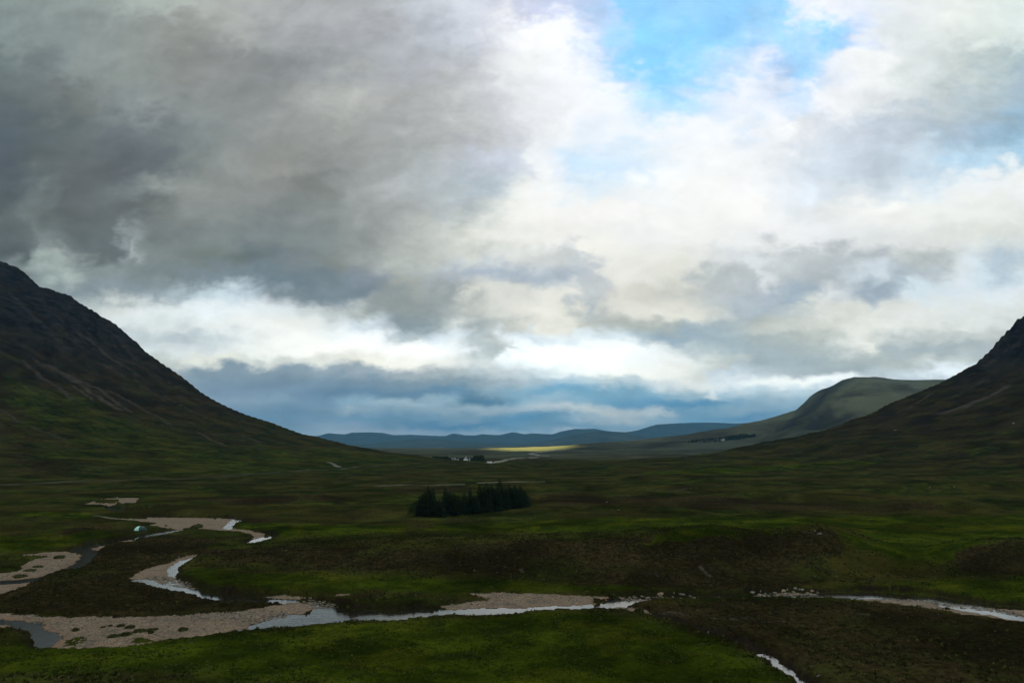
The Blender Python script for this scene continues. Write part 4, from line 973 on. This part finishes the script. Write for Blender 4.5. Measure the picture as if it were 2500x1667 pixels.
def tree(kind, x, y, H, label, ref, group='conifers of the small dark wood on the moor', wide=1.0, name='spruce_tree', cat='tree'):
    z = zat(x, y) - 0.15
    e = empty(name, (x, y, z), rnd.uniform(0, 6.28), (H / ref * wide, H / ref * wide, H / ref))
    tag(e, label, cat, group)
    link('crown', kind[0], e); link('trunk', kind[1], e)
    return e
BASE = [(1000,1261),(1072,1262),(1140,1257),(1194,1251),(1285,1238),(1300,1236)]
def at_wood(px, deeper=0.0):
    pb = np.interp(px, [a for a, b in BASE], [b for a, b in BASE])
    h = raycast(px, pb, 200, 600); u = ray(px, pb)[0]
    y = h[1] + deeper; return u * y, y
FRONT = [  # photo column, photo row of the tip, mesh, extra depth, label
 (1006,1226,'B',0,'low rounded birch at the left end of the small dark wood'),
 (1016,1219,'B',4,'pale leafy birch second from the left end of the small wood'),
 (1027,1203,3,2,'short conifer between the left end birches and the tall left spire'),
 (1036,1196,1,6,'slim conifer leaning on the left side of the tall left spire'),
 (1046,1181,0,1,'tall broad spruce forming the highest tip of the wood\'s left end'),
 (1058,1187,4,4,'narrow spruce just right of the tall left end spruce'),
 (1072,1214,5,0,'low wide spruce in the dip between the two left hand spires'),
 (1088,1186,1,3,'pointed spruce standing left of the notch in the middle of the wood'),
 (1098,1194,3,6,'spruce on the right shoulder of the pointed one beside the notch'),
 (1108,1199,2,1,'blunt topped spruce above the notch in the middle of the wood'),
 (1118,1204,5,3,'lowest blunt conifer at the notch in the middle of the wood'),
 (1134,1199,0,2,'small spruce on the right side of the notch in the wood'),
 (1148,1185,4,5,'thin single spire rising from the middle of the wood'),
 (1160,1203,2,0,'low dense spruce between the thin middle spire and the tall right block'),
 (1171,1176,4,6,'slender spruce at the left edge of the tall right block of trees'),
 (1180,1184,0,2,'spruce tucked behind the slender left edge of the right block'),
 (1189,1173,1,4,'tall narrow spruce in the left part of the right block'),
 (1200,1178,0,5,'spruce just left of the tallest spire in the right block'),
 (1211,1184,2,1,'broad spruce at the foot of the tallest spire'),
 (1220,1164,1,6,'tallest spruce of the wood, its thin tip above all the others'),
 (1232,1180,0,3,'spruce just right of the tallest spire'),
 (1243,1177,1,5,'pointed spruce midway between the tallest spire and the right end'),
 (1256,1179,5,3,'wide spruce on the level top of the right block'),
 (1269,1181,2,4,'broad spruce at the right shoulder of the wood'),
 (1280,1192,5,5,'sloping topped spruce stepping down at the right end of the wood'),
 (1287,1207,'B',2,'round leafy tree at the right end of the wood with a bare lower trunk'),
 (1294,1222,'B',1,'lowest rounded tree at the far right end of the wood'),
]
for px, py, k, dp, lab in FRONT:
    x, y = at_wood(px, dp + 1.5)
    z0 = zat(x, y); ztop = CAM_H + ray(px, py)[1] * y; H = ztop - z0
    x = ray(px, py)[0] * y
    if k == 'B': tree(BIR[px % 2], x, y, H, lab, 8.6, None, 1.15, 'birch_tree')
    else: tree(SPR[k], x, y, H, lab, 12.7, None, 1.75)
px = 1018.0
while px < 1286:
    for row in range(3):
        q = px + rnd.uniform(-4, 4)
        x, y = at_wood(q, 4 + row * 8 + rnd.uniform(-2, 3))
        x += rnd.uniform(-.8, .8)
        top = np.interp(q, [a[0] for a in FRONT], [a[1] for a in FRONT]) + rnd.uniform(7, 26)
        top = max(top, 1186 if 1170 < q < 1275 else 1200)
        H = CAM_H + ray(q, top)[1] * y - zat(x, y)
        part = ('left third', 'middle', 'tall right block', 'right end')[0 if q < 1085 else 1 if q < 1165 else 2 if q < 1225 else 3]
        rowl = ('just behind the front row', 'in the middle row', 'in the back row')[row]
        if H > 3: tree(SPR[rnd.randrange(6)], x, y, H, 'dark spruce ' + rowl + ', ' + part + ' of the small wood', 12.7, 'spruces ' + rowl + ', ' + part + ' of the wood', 2.0)
    px += 19

# far-off plantations that read as one dark block each
def plantation(name, label, spots, h0, h1, wd=0.42):
    V = []; F = []; r2 = random.Random(5)
    for x, y, sc in spots:
        z = zat(x, y); H = r2.uniform(h0, h1) * sc; R0 = H * wd * r2.uniform(.8, 1.2); n = 7
        for lay in range(3):
            b = len(V); zb = z + H * (0.0 + 0.27 * lay); zt = z + H * (0.62 + 0.19 * lay); rr = R0 * (1 - 0.24 * lay)
            for j in range(n):
                a = 6.283 * j / n + lay; V.append((x + rr * r2.uniform(.7, 1.15) * math.cos(a), y + rr * r2.uniform(.7, 1.15) * math.sin(a), zb - 0.5))
            V.append((x, y, zt))
            for j in range(n): F.append((b + j, b + (j + 1) % n, b + n))
    o = link(name, npmesh(name, V, F, M_SPRUCE)); o['kind'] = 'stuff'; o['label'] = label
    return o
def spots_in(x0, x1, ytab, top, base, n, seed):
    r2 = random.Random(seed); out = []
    for _ in range(n):
        px = r2.uniform(x0, x1)
        y = ytab + r2.uniform(0, 60); u = ray(px, 1120)[0]
        out.append((u * y, y, 1.0))
    return out
FARD = 1205.0
def wood_block(x0, x1, ptop, n, seed):
    r2 = random.Random(seed); out = []
    for _ in range(n):
        px = r2.uniform(x0, x1); y = FARD + r2.uniform(0, 45); x = ray(px, 1120)[0] * y
        H = CAM_H + ray(px, ptop)[1] * y - zat(x, y)
        out.append((x, y, max(2.0, H)))
    return out
plantation('conifer_wood', 'long dark conifer plantation behind the white cottages on the far moor',
           wood_block(1055, 1094, 1112, 150, 1) + wood_block(1090, 1158, 1115.5, 220, 2) + wood_block(1156, 1181, 1110, 130, 3), 0.88, 1.0, 0.3)
def strip_spots(poly, n, seed):
    r2 = random.Random(seed); out = []
    xs = [p[0] for p in poly]; ys = [p[1] for p in poly]; P = np.array(poly)
    k = 0
    while len(out) < n and k < n * 12:
        k += 1; a = r2.uniform(min(xs), max(xs)); b = r2.uniform(min(ys), max(ys))
        if inside(np.array([a]), np.array([b]), poly)[0]:
            h = raycast(a, b, 2100, 5000)
            if h: out.append((h[0], h[1], 1.0))
    return out
plantation('conifer_wood', 'thin dark strip of conifers across the foot of the pale hill on the right',
           strip_spots([(1670,1080.5),(1700,1077),(1735,1073.5),(1775,1068),(1815,1062.5),(1845,1063.5),(1842,1066),(1800,1072.5),(1760,1077.5),(1700,1080)], 280, 4), 7, 11)

# ------------------------------------------------------------------ cottages
def box(x0, x1, y0, y1, z0, z1):
    V = [(x0, y0, z0), (x1, y0, z0), (x1, y1, z0), (x0, y1, z0), (x0, y0, z1), (x1, y0, z1), (x1, y1, z1), (x0, y1, z1)]
    F = [(3, 2, 1, 0), (4, 5, 6, 7), (0, 1, 5, 4), (1, 2, 6, 5), (2, 3, 7, 6), (3, 0, 4, 7)]
    return V, F
def cottage(x, y, L, W_, h, rz, label, roofh=None):
    z = zat(x, y) - 0.3; e = empty('cottage', (x, y, z), rz); tag(e, label, 'cottage')
    rh = roofh or W_ * 0.42
    V = [(-L/2, -W_/2, 0), (L/2, -W_/2, 0), (L/2, W_/2, 0), (-L/2, W_/2, 0), (-L/2, -W_/2, h), (L/2, -W_/2, h), (L/2, W_/2, h), (-L/2, W_/2, h), (-L/2, 0, h + rh), (L/2, 0, h + rh)]
    F = [(3, 2, 1, 0), (0, 1, 5, 4), (2, 3, 7, 6)]
    me = bpy.data.meshes.new('wall'); me.from_pydata(V, [], F + [(1, 2, 6, 9, 5), (3, 0, 4, 8, 7)]); me.materials.append(M_WHITE); link('wall', me, e)
    o_ = 0.3; t = 0.12
    V = []; F = []
    for s in (-1, 1):
        b = len(V)
        for zz in (0, t):
            V += [(-L/2 - o_, s * (W_/2 + o_), h - rh * o_ / (W_/2) + zz + .02), (L/2 + o_, s * (W_/2 + o_), h - rh * o_ / (W_/2) + zz + .02), (L/2 + o_, 0, h + rh + zz + .02), (-L/2 - o_, 0, h + rh + zz + .02)]
        F += [(b, b+1, b+2, b+3), (b+4, b+5, b+6, b+7), (b, b+1, b+5, b+4), (b+1, b+2, b+6, b+5), (b+3, b, b+4, b+7)]
    rf = link('roof', npmesh('roof', V, F, M_SLATE), e)
    for s in (-1, 1):
        V, F = box(s * (L/2 - .5) - .4, s * (L/2 - .5) + .4, -.35, .35, h + rh - .5, h + rh + 1.0)
        link('chimney', npmesh('chimney', V, F, M_WHITE), rf)
    for k in (-.32, .32):
        V, F = box(k * L - .5, k * L + .5, -W_/2 - .05, -W_/2 + .05, 1.1, 2.2); link('window', npmesh('window', V, F, M_DARK), e)
    V, F = box(-.5, .5, -W_/2 - .06, -W_/2 + .05, .3, 2.2); link('door', npmesh('door', V, F, M_DOORP), e)
    return e
def place(px, y, f, *a, **k):
    x = ray(px, 1120)[0] * y; return f(x, y, *a, **k)
# the land near the far wood carries the cottages
for px, L, W_, h, rz, lab in [
    (1107.5, 5.5, 4.5, 3.2, 0.15, 'small white cottage at the left of the far group below the dark wood'),
    (1114.5, 6.5, 4.5, 2.6, -0.1, 'low white cottage just right of the leftmost one below the far wood'),
    (1137.5, 5.0, 6.0, 4.4, 1.4, 'tallest white house of the far group, gable end forward, below the dark wood'),
    (1142.5, 6.0, 4.5, 2.8, 0.1, 'white wing joined at the right of the tall gabled far house')]:
    place(px, 1192.0, cottage, L, W_, h, rz, lab)
for px, py, lab in [(1748.5, 1075.2, 'tiny white cottage, left of three at the foot of the pale hill'),
                    (1760, 1074.6, 'tiny white cottage, brightest and middle of three at the foot of the pale hill'),
                    (1766.5, 1074.6, 'tiny white cottage, right of three at the foot of the pale hill')]:
    h = raycast(px, py, 2100, 5000)
    if h: cottage(h[0], h[1] - 12, 9, 7, 4.5, 0.1, lab)

# ------------------------------------------------------------------ white vans at the road end
def van(px, py, rz, label):
    h = raycast(px, py, 600, 3000); x, y = h[0], h[1]
    e = empty('van', (x, y, zat(x, y) + 0.35), rz); tag(e, label, 'van')
    prof = [(-2.6, .35), (2.55, .35), (2.65, .9), (2.35, 1.15), (1.75, 1.9), (1.5, 2.25), (-2.5, 2.3), (-2.65, 2.1)]
    n = len(prof); V = [(a, -1.0, b) for a, b in prof] + [(a, 1.0, b) for a, b in prof]
    me = bpy.data.meshes.new('body'); me.from_pydata(V, [], [tuple(range(n)), tuple(range(2 * n - 1, n - 1, -1))] + [(i, n + i, n + (i + 1) % n, (i + 1) % n) for i in range(n)])
    me.materials.append(M_PAINT); link('body', me, e)
    V, F = box(0.6, 1.55, -1.02, 1.02, 1.3, 1.95); link('window', npmesh('window', V, F, M_DARK), e)
    for sx in (-1.7, 1.7):
        for sy in (-1, 1):
            V = []; F = []
            for k in range(12):
                a = 6.283 * k / 12; V += [(sx + .36 * math.cos(a), sy * .82, .36 + .36 * math.sin(a)), (sx + .36 * math.cos(a), sy * 1.04, .36 + .36 * math.sin(a))]
            me = bpy.data.meshes.new('wheel'); me.from_pydata(V, [], [(2 * k, 2 * k + 1, (2 * k + 3) % 24, (2 * k + 2) % 24) for k in range(12)] + [tuple(range(0, 24, 2)), tuple(range(23, 0, -2))]); me.materials.append(M_TYRE); link('wheel', me, e)
van(1194.3, 1131.3, 0.2, 'small white van parked at the far road end, left of two')
van(1198.6, 1131.2, 1.3, 'small white van parked at the far road end, right of two')

# ------------------------------------------------------------------ tent by the river
def build_tent():
    h = raycast(340, 1296, 150, 500); x, y = h[0], h[1] + 0.8; z = zat(x, y) + 0.02
    e = empty('dome_tent', (x, y, z), 0.0); tag(e, 'dome tent, pale green left and dark blue right, pitched beside the river', 'tent')
    A, B, H = 2.0, 1.3, 1.42
    def patch(name, t0, t1, mat, s=1.0):
        V = []; F = []; n = 18; m = 10
        for i in range(n + 1):
            a = t0 + (t1 - t0) * i / n                      # angle round the tunnel from its left foot
            for j in range(m + 1):
                b = -math.pi / 2 + math.pi * j / m
                cx = -math.cos(a) * A * (math.cos(b) ** .55 if abs(math.cos(b)) > 1e-6 else 0) * s
                cz = math.sin(a) * H * (max(0, math.cos(b)) ** .6) * s
                V.append((cx, B * math.sin(b) * s, cz))
        for i in range(n):
            for j in range(m): F.append((i * (m + 1) + j, (i + 1) * (m + 1) + j, (i + 1) * (m + 1) + j + 1, i * (m + 1) + j + 1))
        return link(name, npmesh(name, V, F, mat, True), e)
    patch('flysheet', 0, 1.55, M_FLY)['label'] = 'pale green left half of the tent'
    patch('flysheet', 1.55, math.pi, M_NAVY)['label'] = 'dark blue right half of the tent'
    V = [(.55, -1.12, .02), (1.1, -1.0, .02), (.95, -.98, .75), (.7, -1.02, .8)]
    V += [(a, b - .03, c) for a, b, c in V]
    link('door', npmesh('door', V, [(0, 1, 2, 3), (7, 6, 5, 4), (0, 4, 5, 1), (1, 5, 6, 2), (2, 6, 7, 3), (3, 7, 4, 0)], M_TEAL), e)
    for s, a0 in ((1, 1.15), (1, 1.58), (1, 2.1)):
        V = []; F = []; n = 14
        for j in range(n + 1):
            b = -math.pi / 2 + math.pi * j / n; cb = max(0, math.cos(b))
            cx = -math.cos(a0) * A * cb ** .55; cz = math.sin(a0) * H * cb ** .6; cy = B * math.sin(b)
            for q in range(4):
                w = 6.283 * q / 4; V.append((cx * 1.01 + .02 * math.cos(w), cy * 1.01, cz * 1.01 + .02 * math.sin(w)))
        for j in range(n):
            for q in range(4): F.append((j * 4 + q, j * 4 + (q + 1) % 4, (j + 1) * 4 + (q + 1) % 4, (j + 1) * 4 + q))
        link('pole', npmesh('pole', V, F, M_POLE), e)
build_tent()

# ------------------------------------------------------------------ boulders
def rough_ball(seed, sub=ICO3, flat=0.65):
    V = sub[0].copy(); r2 = random.Random(seed)
    ox, oy, oz = r2.uniform(0, 99), r2.uniform(0, 99), r2.uniform(0, 99)
    d = 1 + 0.34 * gnoise(V[:, 0] * 1.3 + ox + V[:, 2], V[:, 1] * 1.3 + oy - V[:, 2] * .7, seed) + 0.16 * gnoise(V[:, 0] * 3.1 + oy, V[:, 1] * 3.1 + V[:, 2] * 3.1, seed + 1)
    V = V * d[:, None]
    for _ in range(6):                                   # split faces
        n = np.array([r2.gauss(0, 1), r2.gauss(0, 1), r2.gauss(0, .8)]); n /= np.linalg.norm(n)
        k = V @ n - r2.uniform(.55, .8); V = V - np.clip(k, 0, None)[:, None] * n * .9
    V[:, 2] *= flat
    return V, sub[1]
BOULD = [  # px, py, width in photo px, material, flatness, label
 (1613,1452,20,1,.5,'rusty brown flat boulder in the dark river below the heathery bank'),
 (1645,1447.5,6,0,.8,'small pale boulder at the dark river\'s far edge, right of the rusty one'),
 (1643,1457,8,0,.5,'small grey boulder in the dark river just right of the rusty flat one'),
 (1665,1451.5,17,0,.4,'flat grey boulder in the dark river, third from the rusty one'),
 (1685,1454,6,0,.6,'little grey stone right of the flat grey boulder in the dark river'),
 (1837,1446,15,0,.5,'dull slab at the left end of the rock cluster under the cut bank'),
 (1857,1444,5,0,1.2,'upright pale stone beside the dull slab in the rock cluster'),
 (1868,1448.5,7,0,.6,'small pale stone in the front of the rock cluster under the cut bank'),
 (1881,1449.5,5,0,.7,'tiny bright stone in the front of the rock cluster'),
 (1891,1447.5,13,0,.4,'long low stone in the middle of the rock cluster under the cut bank'),
 (1911,1444.5,20,1,.6,'reddish boulder, the largest of the rock cluster under the cut bank'),
 (1923,1440.5,6,0,.9,'brightest pale stone on top of the reddish boulder'),
 (1942,1438,11,0,.7,'pale blue grey boulder right of the reddish one under the cut bank'),
 (1957,1439.5,14,0,.4,'grey green slab right of the pale blue grey boulder'),
 (1983,1443,16,1,.4,'brown ledge stone near the right end of the rock cluster'),
 (1996,1446,6,0,.9,'upright grey stone at the right end of the rock cluster'),
 (1938,1457,13,0,.25,'thin pale stone on the near bank in front of the rock cluster'),
 (1957,1456.8,6,0,.4,'small pale stone on the near bank, right of the thin one'),
 (1990,1296,6,0,.7,'pale boulder on top of the highest heathery knoll, upper of two'),
 (2002,1303,12,0,.5,'pale flat boulder near the top of the highest knoll, lower of two'),
 (1158,1392,5,0,.7,'small pale boulder on the left part of the heather slope'),
 (1408,1394,6,0,.5,'small pale boulder low on the middle of the heather slope'),
 (1328,1415,5,0,.8,'pale upright stone near the foot of the heather slope'),
 (1729,1543,7,0,.8,'pale boulder on the grassy bank of the burn in the right foreground'),
 (1580,1494,6,0,.7,'pale stone beside the dark bush where the burn meets the river'),
 (2270,1190,4,0,.6,'tiny pale boulder on the moor under the right mountain, left one'),
 (2330,1188,5,0,.6,'tiny pale boulder on the moor under the right mountain, right one'),
 (1482,1226,6,0,.6,'pale boulder on the open moor right of the dark wood'),
 (1510,1245,5,0,.6,'small pale boulder on the moor lower right of the dark wood'),
 (1293,1225,7,0,.6,'pale boulder touching the right end of the dark wood'),
 (2186,1051,7,0,.7,'pale rock on the dark face of the right mountain'),
 (2475,1034,7,0,.8,'pale upright rock near the right edge, low on the mountain'),
]
for i, (px, py, w, mt, fl_, lab) in enumerate(BOULD):
    h = raycast(px, py, 92, 4000)
    if not h: continue
    x, y, z = h; r = w / 2 * y / FPX
    if -1.2 < z < 0.3: z = max(z, ZW)
    V, F = rough_ball(900 + i, ICO3, fl_)
    o = link('boulder', npmesh('boulder', V * [r, r * .8, r], F, (M_STONE, M_STONE2)[mt], True)); o.location = (x, y + r * .3, z + r * fl_ * .15); o.rotation_euler = (0, 0, i)
    tag(o, lab, 'boulder')

# ------------------------------------------------------------------ grassy hummocks standing on the bars and in the stream
def hummock_mesh(seed, r):
    V, F = rough_ball(seed, ICO2, .42); V = V * r
    r2 = random.Random(seed); V = [tuple(v) for v in V]; F = [tuple(f) for f in F]
    for _ in range(int(150 + 60 * r)):
        a = r2.uniform(0, 6.283); q = math.sqrt(r2.uniform(0, 1)) * r * .95; zz = math.sqrt(max(0, 1 - (q / r) ** 2)) * r * .36
        x, y = q * math.cos(a), q * math.sin(a); L = r2.uniform(.12, .34); t = r2.uniform(0, 6.28); lx, ly = math.cos(t) * L * .7, math.sin(t) * L * .7
        b = len(V); V += [(x - .04, y, zz - .03), (x + .04, y + .02, zz - .03), (x + lx, y + ly, zz + L)]; F.append((b, b + 1, b + 2))
    return npmesh('grass_hummock', V, F, M_HUM)
HUM = [
 (Z1([(488,612)])[0], 27, .85, 'large dark turf block on the upper left gravel bar'),
 (Z1([(310,684)])[0], 25, .45, 'low turf patch in the middle of the upper left gravel bar'),
 (Z1([(245,714)])[0], 30, .4, 'long low turf patch at the left edge of the upper left gravel bar'),
 (Z1([(160,762)])[0], 33, .5, 'turf patch at the water edge below the upper left gravel bar'),
 (Z1([(618,1205)])[0], 16, .8, 'round turf tuft at the left end of the long pale gravel bar'),
 (Z1([(992,1168)])[0], 18, .6, 'turf tuft at the top left of the pair on the long gravel bar'),
 (Z1([(1066,1182)])[0], 24, .6, 'twin topped turf tuft beside the top left one on the long gravel bar'),
 (Z1([(1145,1213)])[0], 30, .6, 'widest dark turf tuft in the middle of the long gravel bar'),
 (Z1([(1248,1199)])[0], 30, .35, 'thin turf streak right of the widest tuft on the long gravel bar'),
 (Z1([(1236,1224)])[0], 13, .8, 'small round tuft just below the thin turf streak'),
 (Z1([(1500,1202)])[0], 24, .7, 'lone turf tuft at the right end of the long gravel bar'),
 (Z1([(1035,1240)])[0], 28, .6, 'dark turf tuft right of the low flat one near the bottom of the long bar'),
 (Z1([(945,1250)])[0], 32, .4, 'low flat turf patch near the bottom of the long gravel bar'),
 (Z1([(845,1179)])[0], 11, .5, 'tiny turf tuft left of the pair on the long gravel bar'),
 (Z1([(905,1167)])[0], 8, .5, 'smallest turf speck above the middle of the long gravel bar'),
 (Z1([(895,1086)])[0], 17, .9, 'dark turf block fallen from the heather bank onto the gravel'),
 (Z1([(2183,440)])[0], 11, .8, 'dark turf islet in the bright upper bend of the river'),
 (Z1([(1762,291)])[0], 5, .8, 'tiny dark tuft on the sandy upper bar'),
 (Z1([(1362,348)])[0], 5, .8, 'tiny dark tuft at the lower edge of the sandy upper bar'),
 ((1561, 1492), 22, .9, 'dark heather bush where the burn meets the river'),
 (Z4([(1722,962)])[0], 11, .8, 'small dark tuft on the pale shingle spit at the right'),
 (Z3([(1325,845)])[0], 20, .7, 'dark turf block at the right tip of the middle gravel bar'),
 (Z2([(1170,945)])[0], 14, 1.0, 'dark overhanging clod of bank dipping into the main river'),
 (Z1([(1530,372)])[0], 16, .5, 'dark turf patch where the sandy upper bar meets the blue channel'),
 (Z1([(1620,352)])[0], 26, .6, 'long dark turf patch on the lower edge of the sandy upper bar'),
]
for i, ((px, py), w, fz, lab) in enumerate(HUM):
    h = raycast(px, py, 92, 1000)
    if not h: continue
    x, y, z = h; r = w / 2 * y / FPX
    o = link('grass_hummock', hummock_mesh(700 + i, r)); o.location = (x, y, max(z, ZW) - .02); o.scale = (1, 1.15, fz * 1.4); tag(o, lab, 'grass hummock', 'turf hummocks along the river')

# ------------------------------------------------------------------ stones in the riffles and on the bars (uncountable)
def scatter_stones():
    rs = np.random.RandomState(3); P = []
    def poly_pts(poly, n, s0, s1, zmode):
        W_ = [W(a, b, -0.6) for a, b in poly]; xs = [p[0] for p in W_]; ys = [p[1] for p in W_]
        x = rs.uniform(min(xs), max(xs), n * 3); y = rs.uniform(min(ys), max(ys), n * 3); m = inside(x, y, W_); x = x[m][:n]; y = y[m][:n]
        P.append(np.stack([x, y, rs.uniform(s0, s1, len(x)) ** 1.0, np.full(len(x), zmode)], 1))
    poly_pts(Z1([(1400,1085),(1700,1070),(2030,1060),(2350,1060),(2350,1100),(2150,1130),(1980,1180),(1900,1150),(1600,1120)]), 900, .10, .30, 0)
    poly_pts(Z1([(1180,768),(1420,768),(1600,840),(1720,880),(1560,868),(1350,830)]), 500, .12, .34, 0)
    poly_pts(Z2([(740,880),(940,885),(1060,920),(1100,950),(900,960),(850,925)]), 220, .12, .3, 0)
    poly_pts(Z3([(1350,850),(1850,850),(2350,850),(2350,866),(1700,878),(1450,905)]), 160, .12, .32, 0)
    poly_pts(Z4([(100,820),(660,815),(660,850),(100,856)]), 200, .14, .45, 0)
    poly_pts(Z4([(1150,872),(1450,884),(1700,915),(1900,935),(2350,1000),(2350,1030),(2050,980),(1750,945)]), 350, .12, .32, 0)
    poly_pts(Z1([(0,1060),(400,1085),(1100,1090),(2100,1015),(2200,1050),(1900,1200),(1200,1300),(560,1350),(420,1180)]), 1500, .08, .22, 1)
    poly_pts(Z3([(0,850),(600,832),(1290,850),(1180,900),(600,932),(0,940)]), 700, .08, .24, 1)
    poly_pts(Z1([(145,590),(680,582),(500,700),(0,785)]), 500, .08, .24, 1)
    A = np.concatenate(P); z, mk_ = terrain(A[:, 0], A[:, 1], True)
    ok = (mk_['dg'] < 0.3) | (mk_['dw'] < 0.2); A = A[ok]; z = z[ok]
    zs = np.maximum(z, ZW - 0.02)
    V0, F0 = ICO1; n = len(A); nv = len(V0)
    sc = A[:, 2][:, None, None] * (1 + rs.uniform(-.35, .35, (n, 1, 3))) * np.array([1, 1, .55])
    V = V0[None] * (1 + rs.uniform(-.2, .2, (n, nv, 1))) * sc + np.stack([A[:, 0], A[:, 1], zs], 1)[:, None, :]
    F = (F0[None] + (np.arange(n) * nv)[:, None, None]).reshape(-1, 3)
    m, T, p = new_mat('river stones')
    geo = T.node('ShaderNodeNewGeometry')
    c = T.mix(geo.outputs['Random Per Island'], (0.03, 0.022, 0.016), (0.24, 0.175, 0.12))
    T.link(c, p.inputs['Base Color']); p.inputs['Roughness'].default_value = 0.7
    o = link('river_stones', npmesh('river_stones', V.reshape(-1, 3), F, m)); o['kind'] = 'stuff'; o['label'] = 'loose stones in the riffles and on the gravel bars'
scatter_stones()

# ------------------------------------------------------------------ tussocks and heather clumps over the near floor (uncountable)
def scatter_tussocks(name, label, n, r0, r1, kind, seed):
    rs = np.random.RandomState(seed)
    th = rs.uniform(-36, 36, n) * math.pi / 180; r = np.sqrt(rs.uniform(r0 ** 2, r1 ** 2, n) * 0.45 + 0.55 * (r0 * (r1 / r0) ** rs.uniform(0, 1, n)) ** 2)
    x = r * np.sin(th); y = r * np.cos(th)
    z, mk_ = terrain(x, y, True)
    h, l = veg(x, y, mk_)
    ok = (mk_['dw'] > (0.5 if kind == 'grass' else 2.2)) & (mk_['dg'] > 0.3) & (mk_['db'] > 1.3)
    patch = gnoise(x / 6, y / 8, 401) + 0.6 * gnoise(x / 2.2, y / 2.6, 402)
    if kind == 'grass': ok &= (rs.uniform(0, 1, n) < np.clip(0.25 + 1.1 * patch, 0.08, 1)) & (rs.uniform(0, 1, n) > h * 0.6)
    else: ok &= (rs.uniform(0, 1, n) < np.clip(h * 0.6 - 0.15 + 0.9 * patch, 0.0, 1))
    x, y, z, h, l = x[ok], y[ok], z[ok], h[ok], l[ok]; n = len(x)
    if kind == 'grass':
        nb = 7; S = rs.uniform(.16, .42, (n, 1)) * (1 - 0.35 * l[:, None])
        a = rs.uniform(0, 6.283, (n, nb)); lean = rs.uniform(.15, .9, (n, nb)) * S; hh = S * rs.uniform(.6, 1.1, (n, nb)); w = S * rs.uniform(.18, .34, (n, nb))
        o_ = rs.uniform(0, .5, (n, nb)) * S
        ca, sa = np.cos(a), np.sin(a)
        bx = x[:, None] + ca * o_; by = y[:, None] + sa * o_; bz = np.repeat(z[:, None] - .04, nb, 1)
        v0 = np.stack([bx - sa * w, by + ca * w, bz], -1); v1 = np.stack([bx + sa * w, by - ca * w, bz], -1); v2 = np.stack([bx + ca * lean, by + sa * lean, bz + hh], -1)
        V = np.stack([v0, v1, v2], 2).reshape(-1, 3); F = np.arange(len(V)).reshape(-1, 3)
        per = nb * 3
    else:
        nb = 12; S = rs.uniform(.22, .55, (n, 1))
        d = rs.normal(0, 1, (n, nb, 3)); d /= np.linalg.norm(d, axis=2, keepdims=True); d[..., 2] = np.abs(d[..., 2]) * .75
        c = np.stack([x, y, z], 1)[:, None] + d * S[..., None] * rs.uniform(.5, 1, (n, nb, 1))
        q = rs.normal(0, 1, (n, nb, 3)); q /= np.linalg.norm(q, axis=2, keepdims=True); q *= .11
        q2 = np.cross(q, d); q2 /= np.linalg.norm(q2, axis=2, keepdims=True) + 1e-9; q2 *= .10
        V = np.stack([c - q, c + q, c + q2 + d * .08], 2).reshape(-1, 3); F = np.arange(len(V)).reshape(-1, 3)
        per = nb * 3
    at = {'lush': np.repeat(l, per), 'heather': np.repeat(h, per), 'var': np.repeat(rs.uniform(0, 1, n), per)}
    me = npmesh(name, V, F, None, False, at)
    m, T, p = new_mat(name)
    var = attr(T, 'var')
    if kind == 'grass':
        c = T.mix(var, (0.014, 0.019, 0.003), (0.040, 0.046, 0.008)); c = T.mix(attr(T, 'lush'), c, T.mix(var, (0.016, 0.027, 0.002), (0.050, 0.066, 0.004)))
        c = T.mix(T.smooth(var, .66, .98), c, (0.095, 0.090, 0.028))
    else:
        c = T.mix(var, (0.012, 0.010, 0.005), (0.030, 0.023, 0.010)); c = T.mix(T.smooth(var, .75, .9), c, (0.026, 0.030, 0.008))
    T.link(c, p.inputs['Base Color']); p.inputs['Roughness'].default_value = 1.0; p.inputs['Specular IOR Level'].default_value = 0.0
    me.materials.append(m)
    o = link(name, me); o['kind'] = 'stuff'; o['label'] = label
scatter_tussocks('grass_tussocks', 'grass tussocks over the valley floor', 90000, 93, 300, 'grass', 5)
scatter_tussocks('grass_tussocks', 'tall grass tussocks close to the viewpoint', 50000, 93, 150, 'grass', 15)
scatter_tussocks('heather', 'dark heather clumps over the valley floor', 60000, 93, 330, 'heather', 6)
